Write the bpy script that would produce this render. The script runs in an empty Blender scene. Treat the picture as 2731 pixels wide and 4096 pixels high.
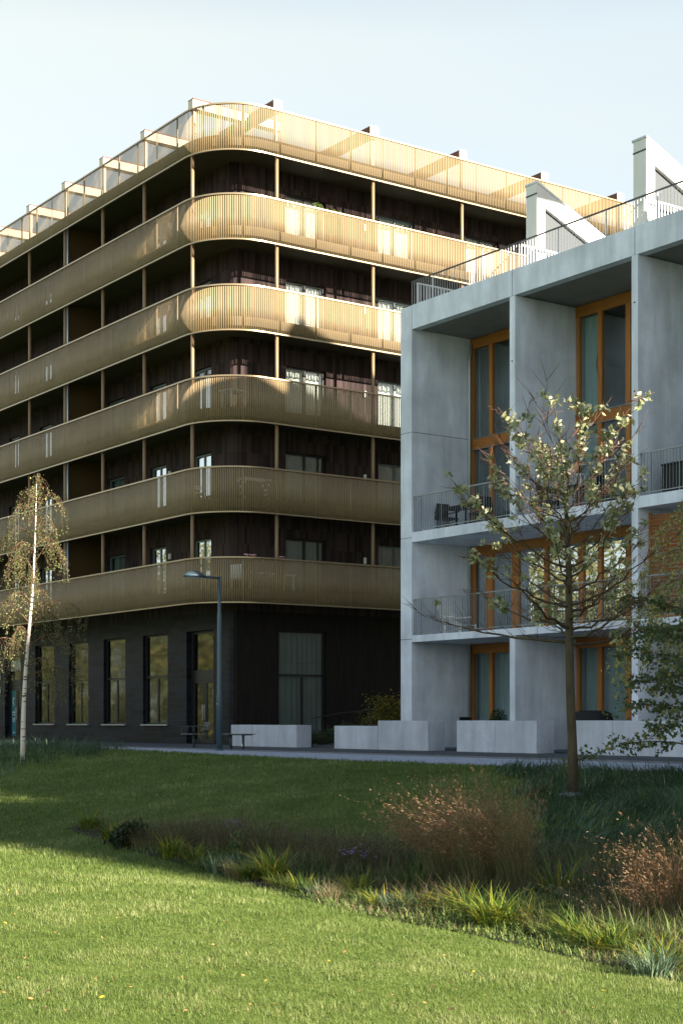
import bpy, math, random
import numpy as np
from mathutils import Vector, Matrix

random.seed(7); rng = np.random.default_rng(11)
S = bpy.context.scene
COL = S.collection

# ------------------------------------------------------------------ camera
YAW = 35.2
CH = 0.82
FPX, CXP, HYP = 6266.0, 1365.5, 2885.0            # focal length, centre column and horizon row in photograph pixels
cam = bpy.data.cameras.new('camera'); camo = bpy.data.objects.new('camera', cam); COL.objects.link(camo)
camo.location = (0, 0, CH); camo.rotation_euler = (math.radians(90), 0, math.radians(-YAW))
cam.sensor_fit = 'HORIZONTAL'; cam.sensor_width = 36; cam.lens = 36 * FPX / 2731
cam.shift_y = (HYP - 2048) / 2731; cam.shift_x = 0
cam.clip_start = 0.1; cam.clip_end = 3000
S.camera = camo

# ------------------------------------------------------------------ sky and sun
SUN_EL = math.radians(22.5)
SX, SY = 0.305, -0.953                            # horizontal direction towards the sun
w = bpy.data.worlds.new("World"); S.world = w; w.use_nodes = True
nt = w.node_tree; N = nt.nodes; L = nt.links; N.clear()
out = N.new('ShaderNodeOutputWorld'); bg = N.new('ShaderNodeBackground')
sky = N.new('ShaderNodeTexSky'); sky.sky_type = 'NISHITA'; sky.sun_disc = False
sky.sun_elevation = SUN_EL; sky.sun_rotation = math.atan2(SX, SY)
sky.air_density = 1.0; sky.dust_density = 1.0; sky.ozone_density = 1.0
tc = N.new('ShaderNodeTexCoord'); mp = N.new('ShaderNodeMapping'); mp.inputs['Scale'].default_value = (1.2, 1.2, 5.0)
mp.inputs['Rotation'].default_value = (0.25, 0.1, 0.3)
nz = N.new('ShaderNodeTexNoise'); nz.inputs['Scale'].default_value = 1.6; nz.inputs['Detail'].default_value = 5
cr = N.new('ShaderNodeMapRange'); cr.inputs['From Min'].default_value = 0.35; cr.inputs['From Max'].default_value = 0.75
cr.inputs['To Min'].default_value = 0.72; cr.inputs['To Max'].default_value = 0.95
mx = N.new('ShaderNodeMix'); mx.data_type = 'RGBA'
mx.inputs['B'].default_value = (5.6, 6.35, 6.5, 1)   # thin bright veil of high cloud
L.new(tc.outputs['Generated'], mp.inputs['Vector']); L.new(mp.outputs[0], nz.inputs['Vector'])
L.new(nz.outputs['Fac'], cr.inputs['Value']); L.new(cr.outputs[0], mx.inputs['Factor'])
sx = N.new('ShaderNodeSeparateXYZ'); L.new(tc.outputs['Generated'], sx.inputs[0])
gr = N.new('ShaderNodeValToRGB'); ge = gr.color_ramp.elements              # the veil is thick low down and thins to blue overhead
ge[0].position = 0.0; ge[0].color = (0.97, 1.01, 0.93, 1); ge[1].position = 1.0; ge[1].color = (0.045, 0.075, 0.135, 1)
k = ge.new(0.40); k.color = (0.99, 1.04, 0.95, 1); k = ge.new(0.56); k.color = (0.20, 0.31, 0.50, 1)
vs_ = N.new('ShaderNodeVectorMath'); vs_.operation = 'SCALE'
dt = N.new('ShaderNodeVectorMath'); dt.operation = 'DOT_PRODUCT'; dt.inputs[1].default_value = (-0.90, 0.35, 0)   # cloud is brighter to the west
L.new(tc.outputs['Generated'], dt.inputs[0]); am = N.new('ShaderNodeMapRange'); am.inputs['From Min'].default_value = -1; am.inputs['From Max'].default_value = 1
ar = N.new('ShaderNodeValToRGB'); ae = ar.color_ramp.elements; ae[0].position = 0.0; ae[0].color = (0.13, 0.13, 0.13, 1); ae[1].position = 1.0; ae[1].color = (0.40, 0.40, 0.40, 1)
for p_, v_ in ((0.14, 0.14), (0.27, 0.238), (0.50, 0.250), (0.75, 0.34)): k = ae.new(p_); k.color = (v_, v_, v_, 1)
sc10 = N.new('ShaderNodeMath'); sc10.operation = 'MULTIPLY'; sc10.inputs[1].default_value = 10.0
L.new(dt.outputs['Value'], am.inputs['Value']); L.new(am.outputs[0], ar.inputs[0]); L.new(ar.outputs[0], sc10.inputs[0])
L.new(sc10.outputs[0], vs_.inputs['Scale'])
L.new(sx.outputs['Z'], gr.inputs[0]); L.new(gr.outputs[0], vs_.inputs[0]); L.new(vs_.outputs[0], mx.inputs['B'])
L.new(sky.outputs[0], mx.inputs['A']); L.new(mx.outputs['Result'], bg.inputs['Color'])
bg.inputs['Strength'].default_value = 0.085
L.new(bg.outputs[0], out.inputs[0])

sl = bpy.data.lights.new('sun', 'SUN'); sl.energy = 5.0; sl.angle = math.radians(0.5); sl.color = (1.0, 0.87, 0.72)
so = bpy.data.objects.new('sun', sl); COL.objects.link(so)
sd = Vector((SX * math.cos(SUN_EL), SY * math.cos(SUN_EL), math.sin(SUN_EL)))
so.rotation_euler = sd.to_track_quat('Z', 'Y').to_euler(); so.location = (60, -100, 60)

S.view_settings.view_transform = 'Standard'; S.view_settings.look = 'None'
S.view_settings.gamma = 1.0; S.view_settings.use_curve_mapping = False
S.view_settings.exposure = 2.15
S.render.engine = 'CYCLES'
S.cycles.max_bounces = 5; S.cycles.transparent_max_bounces = 10; S.cycles.diffuse_bounces = 2
S.cycles.glossy_bounces = 3; S.cycles.use_denoising = True

# ------------------------------------------------------------------ helpers
SN, CS = math.sin(math.radians(YAW)), math.cos(math.radians(YAW))
DS = 2731 / 1568.0

def tag(o, label=None, cat=None, group=None, kind=None):
    if label: o['label'] = label
    if cat: o['category'] = cat
    if group: o['group'] = group
    if kind: o['kind'] = kind
    return o

def empty(name, loc=(0, 0, 0), rz=0.0):
    o = bpy.data.objects.new(name, None); COL.objects.link(o)
    o.empty_display_size = 0.2; o.location = loc; o.rotation_euler = (0, 0, rz)
    return o

class MB:
    """collects simple shapes and links them as one mesh object"""
    def __init__(s): s.v = []; s.f = []; s.sm = []
    def quadlist(s, vs, fs, smooth=False):
        b = len(s.v); s.v += [tuple(p) for p in vs]
        for f in fs: s.f.append(tuple(b + i for i in f)); s.sm.append(smooth)
        return s
    def box(s, x0, x1, y0, y1, z0, z1):
        vs = [(x0, y0, z0), (x1, y0, z0), (x1, y1, z0), (x0, y1, z0), (x0, y0, z1), (x1, y0, z1), (x1, y1, z1), (x0, y1, z1)]
        return s.quadlist(vs, [(0, 3, 2, 1), (4, 5, 6, 7), (0, 1, 5, 4), (1, 2, 6, 5), (2, 3, 7, 6), (3, 0, 4, 7)])
    def pbox(s, pl, c0, c1, a0, a1, z0, z1):
        return s.box(c0, c1, a0, a1, z0, z1) if pl == 'X' else s.box(a0, a1, c0, c1, z0, z1)
    def obox(s, c, t, n, up, lt, ln, lu):
        """box centred at c with half sizes along unit vectors t, n, up"""
        c = Vector(c); t = Vector(t) * lt; n = Vector(n) * ln; up = Vector(up) * lu
        vs = [c - t - n - up, c + t - n - up, c + t + n - up, c - t + n - up, c - t - n + up, c + t - n + up, c + t + n + up, c - t + n + up]
        return s.quadlist(vs, [(0, 3, 2, 1), (4, 5, 6, 7), (0, 1, 5, 4), (1, 2, 6, 5), (2, 3, 7, 6), (3, 0, 4, 7)])
    def tube(s, pts, radii, n=6, cap=True):
        pts = [Vector(p) for p in pts]
        if not hasattr(radii, '__len__'): radii = [radii] * len(pts)
        vs = []; prev = None
        for i, p in enumerate(pts):
            d = (pts[min(i + 1, len(pts) - 1)] - pts[max(i - 1, 0)])
            if d.length < 1e-9: d = Vector((0, 0, 1))
            d.normalize()
            ref = prev if prev is not None else (Vector((1, 0, 0)) if abs(d.x) < 0.8 else Vector((0, 1, 0)))
            u = ref - d * ref.dot(d)
            if u.length < 1e-6: u = d.orthogonal()
            u.normalize(); prev = u; v = d.cross(u)
            for k in range(n):
                a = 2 * math.pi * k / n
                vs.append(p + (u * math.cos(a) + v * math.sin(a)) * radii[i])
        fs = []
        for i in range(len(pts) - 1):
            for k in range(n):
                fs.append((i * n + k, i * n + (k + 1) % n, (i + 1) * n + (k + 1) % n, (i + 1) * n + k))
        if cap: fs.append(tuple(range(n - 1, -1, -1))); fs.append(tuple((len(pts) - 1) * n + k for k in range(n)))
        return s.quadlist(vs, fs, True)
    def lathe(s, prof, c, n=16, squash=1.0):
        vs = []
        for r, z in prof:
            for k in range(n):
                a = 2 * math.pi * k / n
                vs.append((c[0] + r * math.cos(a), c[1] + r * math.sin(a) * squash, c[2] + z))
        fs = []
        for i in range(len(prof) - 1):
            for k in range(n): fs.append((i * n + k, i * n + (k + 1) % n, (i + 1) * n + (k + 1) % n, (i + 1) * n + k))
        fs.append(tuple(range(n - 1, -1, -1))); fs.append(tuple((len(prof) - 1) * n + k for k in range(n)))
        return s.quadlist(vs, fs, True)
    def prism(s, poly, z0, z1):
        n = len(poly); vs = [(p[0], p[1], z0) for p in poly] + [(p[0], p[1], z1) for p in poly]
        fs = [tuple(range(n - 1, -1, -1)), tuple(range(n, 2 * n))] + [(i, (i + 1) % n, n + (i + 1) % n, n + i) for i in range(n)]
        return s.quadlist(vs, fs)
    def build(s, name, mat, parent=None, bevel=0.0):
        me = bpy.data.meshes.new(name); me.from_pydata(s.v, [], s.f); me.validate()
        me.polygons.foreach_set('use_smooth', s.sm[:len(me.polygons)] if len(s.sm) >= len(me.polygons) else [False] * len(me.polygons))
        me.materials.append(mat); me.update()
        o = bpy.data.objects.new(name, me); COL.objects.link(o)
        if parent is not None: o.parent = parent
        if bevel:
            b = o.modifiers.new('bevel', 'BEVEL'); b.width = bevel; b.segments = 2; b.limit_method = 'ANGLE'
        return o

def np_mesh(name, V, F, mat, parent=None, tint=None):
    """V (n,3), F (m,4 or 3) arrays"""
    me = bpy.data.meshes.new(name); k = F.shape[1]
    me.vertices.add(len(V)); me.vertices.foreach_set('co', V.astype(np.float32).ravel())
    me.loops.add(F.size); me.loops.foreach_set('vertex_index', F.astype(np.int32).ravel())
    me.polygons.add(len(F)); me.polygons.foreach_set('loop_start', np.arange(0, F.size, k, dtype=np.int32))
    try: me.polygons.foreach_set('loop_total', np.full(len(F), k, dtype=np.int32))
    except Exception: pass
    me.update(calc_edges=True)
    if tint is not None:
        a = me.attributes.new('tint', 'FLOAT', 'POINT'); a.data.foreach_set('value', tint.astype(np.float32))
    me.materials.append(mat)
    o = bpy.data.objects.new(name, me); COL.objects.link(o)
    if parent is not None: o.parent = parent
    return o

# ------------------------------------------------------------------ terrain height
def sstep(t):
    t = np.clip(t, 0, 1); return t * t * (3 - 2 * t)
def H(X, Y):
    X = np.asarray(X, float); Y = np.asarray(Y, float)
    z = -0.80 + 0.80 * sstep((X - 9.3) / 9.4)
    z = z - 0.14 * np.exp(-((X - 8.9) / 1.3) ** 2)                       # swale under the planting
    z = z + 0.32 * np.exp(-(((X - 15.3) / 2.6) ** 2 + ((Y - 36.5) / 6.0) ** 2))
    z = z + 0.025 * np.sin(X * 0.9 + 1.3) * np.sin(Y * 0.6) * (X < 18.0)
    z = np.where(X > 18.7, 0.0, z)
    return z
def Hs(x, y): return float(H(x, y))
def ground_at(dx, dy):
    """point of the ground seen in column dx, row dy of the 1568 x 2352 picture"""
    t = (dx * DS - CXP) / FPX; s = (dy * DS - HYP) / FPX
    lo = 4.0; d = lo
    while d < 90:
        x, y = d * SN + t * d * CS, d * CS - t * d * SN
        if CH - s * d <= Hs(x, y): break
        d += 0.05
    x, y = d * SN + t * d * CS, d * CS - t * d * SN
    return x, y, Hs(x, y), d

# ------------------------------------------------------------------ materials
def mat(name, col, rough=0.7, metal=0.0, spec=0.3, var=0.0, vscale=3.0, bump=0.0, bscale=40.0, col2=None, stretch=None):
    m = bpy.data.materials.new(name); m.use_nodes = True; t = m.node_tree; p = t.nodes['Principled BSDF']
    p.inputs['Roughness'].default_value = rough; p.inputs['Metallic'].default_value = metal
    p.inputs['Specular IOR Level'].default_value = spec
    p.inputs['Base Color'].default_value = (*col, 1)
    tcn = t.nodes.new('ShaderNodeTexCoord'); mpn = t.nodes.new('ShaderNodeMapping')
    if stretch: mpn.inputs['Scale'].default_value = stretch
    t.links.new(tcn.outputs['Object'], mpn.inputs['Vector'])
    if var or col2:
        n1 = t.nodes.new('ShaderNodeTexNoise'); n1.inputs['Scale'].default_value = vscale; n1.inputs['Detail'].default_value = 8; n1.inputs['Roughness'].default_value = 0.65
        t.links.new(mpn.outputs[0], n1.inputs['Vector'])
        r = t.nodes.new('ShaderNodeValToRGB'); r.color_ramp.elements[0].position = 0.3; r.color_ramp.elements[1].position = 0.7
        c2 = col2 or tuple(min(1, c * (1 + var)) for c in col); c1 = col if col2 else tuple(c * (1 - var) for c in col)
        r.color_ramp.elements[0].color = (*c1, 1); r.color_ramp.elements[1].color = (*c2, 1)
        t.links.new(n1.outputs['Fac'], r.inputs[0]); t.links.new(r.outputs[0], p.inputs['Base Color'])
    if bump:
        n2 = t.nodes.new('ShaderNodeTexNoise'); n2.inputs['Scale'].default_value = bscale; n2.inputs['Detail'].default_value = 6
        b = t.nodes.new('ShaderNodeBump'); b.inputs['Strength'].default_value = bump; b.inputs['Distance'].default_value = 0.02
        t.links.new(mpn.outputs[0], n2.inputs['Vector']); t.links.new(n2.outputs['Fac'], b.inputs['Height']); t.links.new(b.outputs[0], p.inputs['Normal'])
    return m

def leaf_mat(name, c1, c2, c3=None, transl=0.35, rough=0.55, spec=0.25):
    m = bpy.data.materials.new(name); m.use_nodes = True; t = m.node_tree; p = t.nodes['Principled BSDF']
    at = t.nodes.new('ShaderNodeAttribute'); at.attribute_name = 'tint'
    r = t.nodes.new('ShaderNodeValToRGB'); e = r.color_ramp.elements
    e[0].color = (*c1, 1); e[1].color = (*(c3 or c2), 1); e[0].position = 0.0; e[1].position = 1.0
    if c3: k = e.new(0.6); k.color = (*c2, 1)
    t.links.new(at.outputs['Fac'], r.inputs[0]); t.links.new(r.outputs[0], p.inputs['Base Color'])
    p.inputs['Roughness'].default_value = rough; p.inputs['Specular IOR Level'].default_value = spec
    tr = t.nodes.new('ShaderNodeBsdfTranslucent'); t.links.new(r.outputs[0], tr.inputs['Color'])
    ms = t.nodes.new('ShaderNodeMixShader'); ms.inputs[0].default_value = transl
    o = t.nodes['Material Output']; t.links.new(p.outputs[0], ms.inputs[1]); t.links.new(tr.outputs[0], ms.inputs[2]); t.links.new(ms.outputs[0], o.inputs['Surface'])
    return m

def glass_mat(name, tint, refl=0.25, graz=0.75, rough=0.01):
    m = bpy.data.materials.new(name); m.use_nodes = True; t = m.node_tree; t.nodes.clear()
    o = t.nodes.new('ShaderNodeOutputMaterial'); tp = t.nodes.new('ShaderNodeBsdfTransparent'); gl = t.nodes.new('ShaderNodeBsdfGlossy')
    tp.inputs[0].default_value = (*tint, 1); gl.inputs['Roughness'].default_value = rough; gl.inputs['Color'].default_value = (0.93, 0.97, 1, 1)
    lw = t.nodes.new('ShaderNodeLayerWeight'); lw.inputs['Blend'].default_value = 0.35
    mr = t.nodes.new('ShaderNodeMapRange'); mr.inputs['To Min'].default_value = refl; mr.inputs['To Max'].default_value = graz
    n = t.nodes.new('ShaderNodeTexNoise'); n.inputs['Scale'].default_value = 1.1; n.inputs['Detail'].default_value = 1
    tcn = t.nodes.new('ShaderNodeTexCoord'); b = t.nodes.new('ShaderNodeBump'); b.inputs['Strength'].default_value = 0.06; b.inputs['Distance'].default_value = 0.05
    t.links.new(tcn.outputs['Object'], n.inputs['Vector']); t.links.new(n.outputs['Fac'], b.inputs['Height']); t.links.new(b.outputs[0], gl.inputs['Normal'])
    ms = t.nodes.new('ShaderNodeMixShader'); t.links.new(lw.outputs['Facing'], mr.inputs['Value']); t.links.new(mr.outputs[0], ms.inputs[0])
    t.links.new(tp.outputs[0], ms.inputs[1]); t.links.new(gl.outputs[0], ms.inputs[2]); t.links.new(ms.outputs[0], o.inputs['Surface'])
    return m

def facade_coord(t):
    """(x + y, z) so that both faces of a building share one running coordinate"""
    tcn = t.nodes.new('ShaderNodeTexCoord'); sp = t.nodes.new('ShaderNodeSeparateXYZ'); ad = t.nodes.new('ShaderNodeMath'); cb = t.nodes.new('ShaderNodeCombineXYZ')
    t.links.new(tcn.outputs['Object'], sp.inputs[0]); t.links.new(sp.outputs['X'], ad.inputs[0]); t.links.new(sp.outputs['Y'], ad.inputs[1])
    t.links.new(ad.outputs[0], cb.inputs['X']); t.links.new(sp.outputs['Z'], cb.inputs['Y'])
    return cb.outputs[0]

def ribbed_mat(name, c1, c2, pitch):
    m = bpy.data.materials.new(name); m.use_nodes = True; t = m.node_tree; p = t.nodes['Principled BSDF']
    co = facade_coord(t)
    mpn = t.nodes.new('ShaderNodeMapping'); mpn.inputs['Scale'].default_value = (1.0 / pitch, 1.6, 1); t.links.new(co, mpn.inputs[0])
    v = t.nodes.new('ShaderNodeTexWhiteNoise'); v.noise_dimensions = '2D'
    sn = t.nodes.new('ShaderNodeVectorMath'); sn.operation = 'FLOOR'; t.links.new(mpn.outputs[0], sn.inputs[0]); t.links.new(sn.outputs[0], v.inputs['Vector'])
    wv = t.nodes.new('ShaderNodeTexWave'); wv.wave_type = 'BANDS'; wv.bands_direction = 'X'; wv.inputs['Scale'].default_value = 1.0 / pitch / 3.1416 / 2 * 3.1416
    wv.inputs['Distortion'].default_value = 0; t.links.new(co, wv.inputs['Vector'])
    r = t.nodes.new('ShaderNodeValToRGB'); r.color_ramp.elements[0].color = (*c1, 1); r.color_ramp.elements[1].color = (*c2, 1)
    t.links.new(v.outputs['Value'], r.inputs[0]); t.links.new(r.outputs[0], p.inputs['Base Color'])
    b = t.nodes.new('ShaderNodeBump'); b.inputs['Strength'].default_value = 0.7; b.inputs['Distance'].default_value = 0.03
    t.links.new(wv.outputs['Fac'], b.inputs['Height']); t.links.new(b.outputs[0], p.inputs['Normal'])
    p.inputs['Roughness'].default_value = 0.6; p.inputs['Specular IOR Level'].default_value = 0.15
    return m

def brick_mat(name, c1, c2, cm, bw, bh, mortar=0.012):
    m = bpy.data.materials.new(name); m.use_nodes = True; t = m.node_tree; p = t.nodes['Principled BSDF']
    co = facade_coord(t); br = t.nodes.new('ShaderNodeTexBrick'); t.links.new(co, br.inputs['Vector'])
    br.inputs['Scale'].default_value = 1; br.inputs['Brick Width'].default_value = bw; br.inputs['Row Height'].default_value = bh
    br.inputs['Mortar Size'].default_value = mortar; br.inputs['Color1'].default_value = (*c1, 1); br.inputs['Color2'].default_value = (*c2, 1); br.inputs['Mortar'].default_value = (*cm, 1)
    br.inputs['Bias'].default_value = -0.1
    n = t.nodes.new('ShaderNodeTexNoise'); n.inputs['Scale'].default_value = 1.2; n.inputs['Detail'].default_value = 8; t.links.new(co, n.inputs['Vector'])
    mm = t.nodes.new('ShaderNodeMix'); mm.data_type = 'RGBA'; mm.blend_type = 'MULTIPLY'; mm.inputs['Factor'].default_value = 0.7
    mr = t.nodes.new('ShaderNodeMapRange'); mr.inputs['To Min'].default_value = 0.4; mr.inputs['To Max'].default_value = 1.6; t.links.new(n.outputs['Fac'], mr.inputs['Value'])
    t.links.new(br.outputs['Color'], mm.inputs['A']); t.links.new(mr.outputs[0], mm.inputs['B']); t.links.new(mm.outputs['Result'], p.inputs['Base Color'])
    b = t.nodes.new('ShaderNodeBump'); b.inputs['Strength'].default_value = 0.6; b.inputs['Distance'].default_value = 0.01; b.invert = True
    t.links.new(br.outputs['Fac'], b.inputs['Height']); t.links.new(b.outputs[0], p.inputs['Normal'])
    p.inputs['Roughness'].default_value = 0.5; p.inputs['Specular IOR Level'].default_value = 0.18
    return m

def concrete_mat(name, base, mottling=0.22, speck=0.0, streak=True):
    m = bpy.data.materials.new(name); m.use_nodes = True; t = m.node_tree; p = t.nodes['Principled BSDF']
    tcn = t.nodes.new('ShaderNodeTexCoord')
    def noise(sc, det, scale3=(1, 1, 1)):
        mpn = t.nodes.new('ShaderNodeMapping'); mpn.inputs['Scale'].default_value = scale3; t.links.new(tcn.outputs['Object'], mpn.inputs[0])
        n = t.nodes.new('ShaderNodeTexNoise'); n.inputs['Scale'].default_value = sc; n.inputs['Detail'].default_value = det; n.inputs['Roughness'].default_value = 0.6
        t.links.new(mpn.outputs[0], n.inputs['Vector']); return n
    a = noise(0.7, 8); s_ = noise(1.5, 7, (1.6, 1.6, 0.25)); f = noise(60, 3)
    def ramp(src, lo, hi, fmin=0.3, fmax=0.7):
        mr = t.nodes.new('ShaderNodeMapRange'); mr.inputs['From Min'].default_value = fmin; mr.inputs['From Max'].default_value = fmax
        mr.inputs['To Min'].default_value = lo; mr.inputs['To Max'].default_value = hi; t.links.new(src.outputs['Fac'], mr.inputs['Value']); return mr
    m1 = t.nodes.new('ShaderNodeMath'); m1.operation = 'MULTIPLY'; t.links.new(ramp(a, 1 - mottling, 1 + mottling).outputs[0], m1.inputs[0])
    t.links.new(ramp(s_, 1 - (0.20 if streak else 0), 1 + (0.12 if streak else 0)).outputs[0], m1.inputs[1])
    m2 = t.nodes.new('ShaderNodeMath'); m2.operation = 'MULTIPLY'; t.links.new(m1.outputs[0], m2.inputs[0]); t.links.new(ramp(f, 1 - speck, 1 + speck).outputs[0], m2.inputs[1])
    vm = t.nodes.new('ShaderNodeVectorMath'); vm.operation = 'SCALE'; vm.inputs[0].default_value = base; t.links.new(m2.outputs[0], vm.inputs['Scale'])
    t.links.new(vm.outputs[0], p.inputs['Base Color'])
    b = t.nodes.new('ShaderNodeBump'); b.inputs['Strength'].default_value = 0.25; b.inputs['Distance'].default_value = 0.01
    t.links.new(f.outputs['Fac'], b.inputs['Height']); t.links.new(b.outputs[0], p.inputs['Normal'])
    p.inputs['Roughness'].default_value = 0.8; p.inputs['Specular IOR Level'].default_value = 0.25
    return m

M = {}
M['brass'] = mat('brass_screen', (0.355, 0.268, 0.148), 0.5, 0.04, 0.22, var=0.16, vscale=0.45)
M['brasscap'] = mat('brass_cap', (0.34, 0.27, 0.17), 0.32, 0.5, 0.5)
M['column'] = mat('brass_column', (0.24, 0.16, 0.09), 0.45, 0.1, 0.4)
M['edge'] = mat('pale_slab_edge', (0.19, 0.145, 0.085), 0.7)
M['partition'] = mat('dark_bronze_partition', (0.06, 0.038, 0.012), 0.6, var=0.15, vscale=1)
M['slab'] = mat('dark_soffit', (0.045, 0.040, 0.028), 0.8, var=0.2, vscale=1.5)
M['upwall'] = ribbed_mat('plum_ribbed_brick', (0.014, 0.0095, 0.010), (0.060, 0.040, 0.039), 0.105)
M['gfwall'] = brick_mat('black_glazed_brick', (0.002, 0.003, 0.006), (0.012, 0.015, 0.025), (0.015, 0.018, 0.026), 0.62, 0.21)
M['gfside'] = ribbed_mat('black_ribbed_brick', (0.005, 0.004, 0.0035), (0.012, 0.008, 0.007), 0.105)
M['blackframe'] = mat('black_metal_frame', (0.018, 0.019, 0.02), 0.4, 0.2, 0.4)
M['greyframe'] = mat('blue_grey_frame', (0.10, 0.14, 0.16), 0.4, 0.2, 0.4)
M['glassA'] = glass_mat('coated_window_glass', (0.72, 0.80, 0.80), 0.22, 1.0)
M['glassB'] = glass_mat('clear_window_glass', (0.88, 0.91, 0.90), 0.05, 0.42)
M['glassG'] = glass_mat('dark_shop_window_glass', (0.34, 0.40, 0.38), 0.06, 0.38, 0.045)
M['glassR'] = glass_mat('mirror_like_window_glass', (0.35, 0.42, 0.42), 0.24, 0.95)
M['curtain'] = mat('white_curtain', (0.72, 0.72, 0.68), 0.9, var=0.05, vscale=4)
M['tealcurtain'] = mat('grey_green_sheer_curtain', (0.20, 0.32, 0.33), 0.9, var=0.12, vscale=2, stretch=(8, 8, 0.3))
M['greenfilm'] = mat('grey_green_window_film', (0.14, 0.18, 0.15), 0.7, var=0.08, vscale=1)
M['teal'] = mat('teal_door_film', (0.03, 0.17, 0.21), 0.4)
M['white'] = mat('white_paint', (0.78, 0.79, 0.78), 0.5)
M['whiterender'] = concrete_mat('white_render', (0.72, 0.72, 0.70), 0.05, 0.02, False)
M['finshade'] = concrete_mat('fin_shade_grey', (0.085, 0.098, 0.108), 0.06, 0.03, False)  # dark grey stands in for shade on the fin faces
M['beam'] = mat('cream_steel_beam', (0.62, 0.54, 0.42), 0.5)
M['rust'] = mat('red_brown_flange', (0.14, 0.055, 0.035), 0.6)
M['concrete'] = concrete_mat('smooth_cast_concrete', (0.65, 0.71, 0.81), 0.20, 0.08)
M['inconcrete'] = concrete_mat('party_wall_concrete', (0.56, 0.58, 0.62), 0.18, 0.10)
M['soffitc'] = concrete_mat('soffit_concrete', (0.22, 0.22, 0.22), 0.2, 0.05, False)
M['block'] = concrete_mat('rough_granite_concrete', (0.50, 0.54, 0.61), 0.16, 0.28)
M['wood'] = mat('orange_oiled_wood', (0.38, 0.155, 0.036), 0.5, var=0.22, vscale=3, stretch=(6, 6, 0.4))
M['woodh'] = mat('orange_oiled_wood_board', (0.33, 0.13, 0.03), 0.5, var=0.22, vscale=3, stretch=(0.5, 0.5, 8))
M['railing'] = mat('galvanised_railing', (0.20, 0.23, 0.25), 0.45, 0.6, 0.5)
M['whiterail'] = mat('white_railing', (0.72, 0.74, 0.74), 0.45, 0.1)
M['darkrail'] = mat('dark_handrail', (0.045, 0.05, 0.06), 0.4, 0.3)
M['pipe'] = mat('zinc_downpipe', (0.42, 0.46, 0.49), 0.35, 0.5)
M['lamp'] = mat('blue_grey_lamp_paint', (0.055, 0.095, 0.12), 0.4, 0.2, 0.5)
M['benchmetal'] = mat('green_grey_bench_metal', (0.05, 0.075, 0.08), 0.45, 0.2)
M['benchseat'] = mat('weathered_bench_slats', (0.16, 0.15, 0.145), 0.7, var=0.2, vscale=6)
M['black'] = mat('black_fabric', (0.010, 0.010, 0.011), 0.8)
M['blackplastic'] = mat('black_wicker', (0.012, 0.012, 0.013), 0.6, bump=0.6, bscale=60)
M['pot'] = mat('terracotta_pot', (0.22, 0.09, 0.05), 0.8, var=0.2)
M['darkpot'] = mat('dark_plastic_pot', (0.03, 0.03, 0.03), 0.6)
M['path'] = mat('grey_asphalt_path', (0.42, 0.45, 0.52), 0.9, 0, 0.2, var=0.14, vscale=1.1, bump=0.4, bscale=120)
M['paving'] = mat('dark_stone_setts', (0.085, 0.093, 0.10), 0.85, 0, 0.2, var=0.22, vscale=5, bump=0.5, bscale=30)
M['kerb'] = mat('granite_kerb', (0.15, 0.16, 0.17), 0.8, var=0.15, vscale=8)
M['patio'] = mat('patio_slabs', (0.12, 0.125, 0.13), 0.85, var=0.15, vscale=3)
M['soil'] = mat('dark_soil', (0.022, 0.019, 0.013), 0.95, var=0.4, vscale=6, bump=0.8, bscale=25)
M['gravel'] = mat('grey_gravel', (0.10, 0.10, 0.11), 0.95, var=0.5, vscale=60, bump=1.0, bscale=80)
M['bark'] = mat('olive_bark', (0.075, 0.062, 0.040), 0.85, 0, 0.2, var=0.35, vscale=7, bump=0.7, bscale=30, stretch=(1, 1, 0.4))
M['twig'] = mat('red_brown_twig', (0.13, 0.070, 0.045), 0.8, var=0.2, vscale=5)
M['stone'] = mat('grey_stone', (0.13, 0.14, 0.15), 0.85, var=0.2, vscale=5)

def birch_bark():
    m = bpy.data.materials.new('white_birch_bark'); m.use_nodes = True; t = m.node_tree; p = t.nodes['Principled BSDF']
    tcn = t.nodes.new('ShaderNodeTexCoord'); mpn = t.nodes.new('ShaderNodeMapping'); mpn.inputs['Scale'].default_value = (4, 4, 22)
    t.links.new(tcn.outputs['Object'], mpn.inputs[0]); n = t.nodes.new('ShaderNodeTexNoise'); n.inputs['Scale'].default_value = 1.0; n.inputs['Detail'].default_value = 3
    t.links.new(mpn.outputs[0], n.inputs['Vector']); r = t.nodes.new('ShaderNodeValToRGB'); e = r.color_ramp.elements
    e[0].position = 0.36; e[0].color = (0.04, 0.035, 0.03, 1); e[1].position = 0.42; e[1].color = (0.66, 0.60, 0.55, 1)
    t.links.new(n.outputs['Fac'], r.inputs[0]); t.links.new(r.outputs[0], p.inputs['Base Color']); p.inputs['Roughness'].default_value = 0.7
    return m
M['birchbark'] = birch_bark()
M['leafbeam'] = leaf_mat('whitebeam_leaves', (0.10, 0.14, 0.04), (0.34, 0.37, 0.19), (0.56, 0.57, 0.44), 0.3)
M['leafbirch'] = leaf_mat('birch_leaves', (0.05, 0.070, 0.024), (0.15, 0.170, 0.068), (0.32, 0.31, 0.12), 0.3)
M['leafbirchr'] = leaf_mat('sun_tinted_birch_leaves', (0.17, 0.20, 0.09), (0.48, 0.49, 0.22), (0.85, 0.66, 0.20), 0.4)  # tints raised in place of sun that does not reach this tree
M['leafshrub'] = leaf_mat('dark_shrub_leaves', (0.06, 0.095, 0.04), (0.16, 0.21, 0.095), (0.45, 0.34, 0.09), 0.35)
M['leafdark'] = leaf_mat('dark_hedge_leaves', (0.012, 0.025, 0.010), (0.035, 0.06, 0.022), (0.08, 0.09, 0.03), 0.25)
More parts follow.
